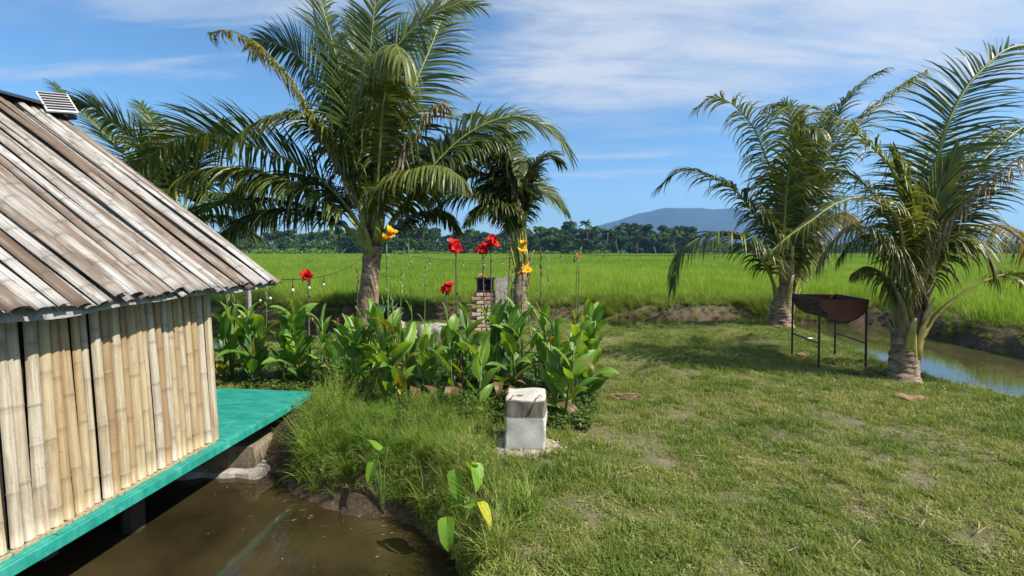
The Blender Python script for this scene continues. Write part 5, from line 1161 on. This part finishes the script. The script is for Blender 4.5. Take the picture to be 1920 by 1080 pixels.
# ---------------------------------------------------------------- trees beyond the rice
def mat_far(name, c0, c1, c2):
    s = NT(name); t = s.attr('tint'); r = s.rand(); c = s.ramp(s.math('ADD', s.math('MULTIPLY', t, .7), s.math('MULTIPLY', r, .3)), [(.15, c0), (.5, c1), (.85, c2)])
    return s.leaf(c, .6, .2, .2)
far_m = [mat_far('far_tree_leaves', (.018, .042, .010), (.036, .078, .015), (.07, .125, .024)), mat_far('far_tree_leaves_light', (.04, .075, .015), (.065, .115, .022), (.11, .17, .03))]
bush_m = mat_far('field_edge_bush_leaves', (.06, .12, .016), (.11, .20, .025), (.17, .28, .035)); bark_m = simple('far_bark', (.13, .10, .075), .9)
def cloud(mb, c, rad, n, q, sz):
    for i in range(n):
        d = Vector((q.gauss(0, 1), q.gauss(0, 1), q.gauss(0, 1))).normalized(); r = q.random() ** .35; p = Vector(c) + Vector((d.x * rad[0], d.y * rad[1], d.z * rad[2])) * r
        u = Vector((q.gauss(0, 1), q.gauss(0, 1), q.gauss(0, .6))).normalized(); v = u.cross(Vector((q.gauss(0, 1), q.gauss(0, 1), q.gauss(0, 1)))).normalized(); s_ = sz * q.uniform(.5, 1.3)
        mb.add([p - u * s_, p + v * s_ * .6, p + u * s_, p - v * s_ * .6], [(0, 1, 2, 3)], tint=[min(1, max(0, .5 + .25 * q.gauss(0, 1)))] * 4)
def tree_meshes(seed, mt):
    q = random.Random(seed); Ht = 11.0; mb = MB(); tk = MB(); n = q.randint(15, 22)
    for i in range(n):
        a = q.uniform(0, 6.28); r = 3.6 * math.sqrt(q.random()); z = 1.8 + (Ht - 3.0) * q.random() ** .75 * (1 - .10 * r / 3.6); c = (r * math.cos(a), r * math.sin(a), z)
        s_ = q.uniform(1.0, 2.0); cloud(mb, c, (s_, s_, s_ * .75), 260, q, .36)
        tk.tube([(0, 0, z * .35), (c[0] * .5, c[1] * .5, z * .75), c], [.12, .09, .04], 5)
    tk.tube([(0, 0, -.2), (.1, 0, 3), (0, 0, 7)], [.35, .28, .12], 7)
    return mb.mesh('crown', mt), tk.mesh('trunk', bark_m)
TM = [tree_meshes(i, far_m[0] if i % 3 else far_m[1]) for i in range(6)]
def far_tree(px, D, h, k, w, label, group):
    x = (px - 960) / F * D; cr, tk = TM[k]; t = empty('broadleaf_tree', (x, D, 0), label, 'tree', group, rz=random.uniform(0, 6.28)); t.scale = (h / 11 * w, h / 11 * w, h / 11)
    for nm, m_ in (('crown', cr), ('trunk', tk)): o = bpy.data.objects.new(nm, m_); link(o, t)
top = [(0, 425), (400, 430), (470, 433), (560, 432), (640, 428), (760, 424), (850, 432), (930, 432), (1000, 424), (1040, 414), (1080, 416), (1110, 424), (1150, 426), (1180, 418), (1210, 420), (1250, 424), (1290, 426), (1310, 442), (1340, 456), (1450, 458), (1600, 456), (1760, 454), (1960, 452), (2300, 450)]
px = -40
px = 380
while px < 2200:
    D = random.uniform(176, 200); py = np.interp(px, *zip(*top)) + random.gauss(0, 3.5); h = 1.6 + (470 - py) / F * D
    far = px > 1305
    if far: D *= 1.25; h = 1.6 + (470 - py) / F * D
    g = 'treeline left of the ringed palm' if px < 690 else 'treeline between the palms' if px < 1305 else 'lower treeline behind the right-hand palms'
    lb = 'dense dark green tree in the treeline left of the ringed palm' if px < 690 else 'tall dark green tree in the row beyond the rice field' if px < 1305 else 'low hazy tree beyond the rice behind the lawn corner palms'
    far_tree(px, D, h, random.randrange(6), random.uniform(.85, 1.25) * (1.3 if far else 1), lb, g)
    px += random.uniform(14, 27) * (1.3 if far else 1)
for px in range(350, 1305, 31):
    D = random.uniform(160, 172); py = np.interp(px, *zip(*top)) + random.uniform(12, 28); far_tree(px + random.uniform(-12, 12), D, 1.6 + (470 - py) / F * D, random.randrange(6), random.uniform(1.0, 1.6), 'lower round tree at the front edge of the treeline', 'front row of the treeline')
def fp_mesh():
    q = random.Random(5); mb = MB()
    for i in range(18):
        a = 6.28 * i / 18 + q.uniform(-.2, .2); up = q.uniform(-.2, 1.1); L = q.uniform(2.3, 3.2); p = Vector((0, 0, 0)); d = Vector((math.cos(a) * math.cos(up), math.sin(a) * math.cos(up), math.sin(up)))
        for k in range(7):
            sd_ = d.cross(Vector((0, 0, 1))).normalized(); w = .55 * math.sin(math.pi * (k + 1) / 8.5); p2 = p + d * L / 7
            mb.add([p, p2, p2 + sd_ * w + Vector((0, 0, -w * .7)), p + sd_ * w * .9 + Vector((0, 0, -w * .7))], [(0, 1, 2, 3)], tint=q.random()); mb.add([p, p2, p2 - sd_ * w + Vector((0, 0, -w * .7)), p - sd_ * w * .9 + Vector((0, 0, -w * .7))], [(0, 1, 2, 3)], tint=q.random())
            p = p2; d = (d + Vector((0, 0, -.2))).normalized()
    return mb.mesh('crown', far_m[0])
fpm = fp_mesh(); tb = MB(); tb.tube([(0, 0, -1), (.1, 0, -.5), (0, 0, 0)], [.02, .016, .014], 6); tb = tb.mesh('trunk', bark_m)
for px, py, D in ((1097, 414, 165), (1113, 424, 170), (1160, 424, 158), (1230, 438, 155), (1268, 432, 156), (1140, 430, 172), (1290, 436, 172), (1010, 425, 168), (880, 430, 170), (1850, 452, 210), (1885, 450, 215), (1560, 452, 220)):
    h = 1.6 + (470 - py) / F * D - 1.0; t = empty('far_coconut_palm', ((px - 960) / F * D, D, 0), 'distant coconut palm rising from the treeline beyond the rice', 'palm tree', 'distant coconut palms in the treeline', rz=random.uniform(0, 6))
    o = bpy.data.objects.new('crown', fpm); link(o, t); o.location = (0, 0, h); o.scale = (.95,) * 3
    o = bpy.data.objects.new('trunk', tb); link(o, t); o.location = (0, 0, h); o.scale = (12, 12, h)
q = random.Random(9); mb = MB()
for i in range(900): x = q.uniform(-240, 260); cloud(mb, (x, q.uniform(162, 188) * (1.2 if x > 70 else 1), 2.2), (2.8, 1.6, q.uniform(2.2, 4.6)), 60, q, .48)
mb.build('undergrowth', far_m[0], kind='stuff', label='dark undergrowth closing the foot of the treeline')
mb = MB()
for i in range(90): x = q.uniform(-118, -58) if i < 60 else q.uniform(-50, 40); cloud(mb, (x, q.uniform(150, 158), .8), (2.2, 1.4, q.uniform(.9, 2.0) * (1 if x < -58 else .6)), 80, q, .35)
mb.build('field_edge_bushes', bush_m, kind='stuff', label='light green bushes along the far field edge')

# ---------------------------------------------------------------- air
hz = NT('haze_air'); pv = hz.n.new('ShaderNodeVolumePrincipled'); pv.inputs['Color'].default_value = (.28, .53, 1.0, 1); pv.inputs['Density'].default_value = 0.00026; pv.inputs['Anisotropy'].default_value = 0.2
hz.L.new(pv.outputs[0], hz.out.inputs['Volume'])
mb = MB(); mb.box((0, 2080, 164.0), (7500, 4310, 330.4)); mb.build('haze', hz.m, kind='stuff', label='pale blue air over the field and hills')

# bits floating on the pond and canal
def floating():
    ps = []
    mb = MB(); mb.add([(0, 0, 0), (.02, .008, .002), (.045, 0, 0), (.02, -.008, .002)], [(0, 1, 2), (0, 2, 3)], blade=.5); ps.append(proto('floating_leaf', mb, M['dry']))
    mb = MB(); mb.add([(0, 0, 0), (.06, .001, .003), (.09, .006, 0), (.06, -.001, 0)], [(0, 1, 2), (0, 2, 3)], blade=.7); ps.append(proto('floating_straw', mb, M['dry']))
    n = 1500; X = rng.uniform(-4, 0, n); Y = rng.uniform(1.5, 4.3, n); Z, D, FR = terrain(X, Y); k = (D < -.01) & (rng.random(n) < np.exp(D * 4.5) * .7); X, Y = X[k], Y[k]; n = len(X)
    scatter('floating_litter', ps, np.stack([X, Y, np.full(n, WL + .004)], -1), np.stack([np.zeros(n), np.zeros(n), rng.uniform(0, 6.28, n)], -1), rng.uniform(.3, 1.0, n), rng.integers(0, 2, n), rng.uniform(.1, .8, n), 'bits of straw and leaf floating at the pond edge')
floating()
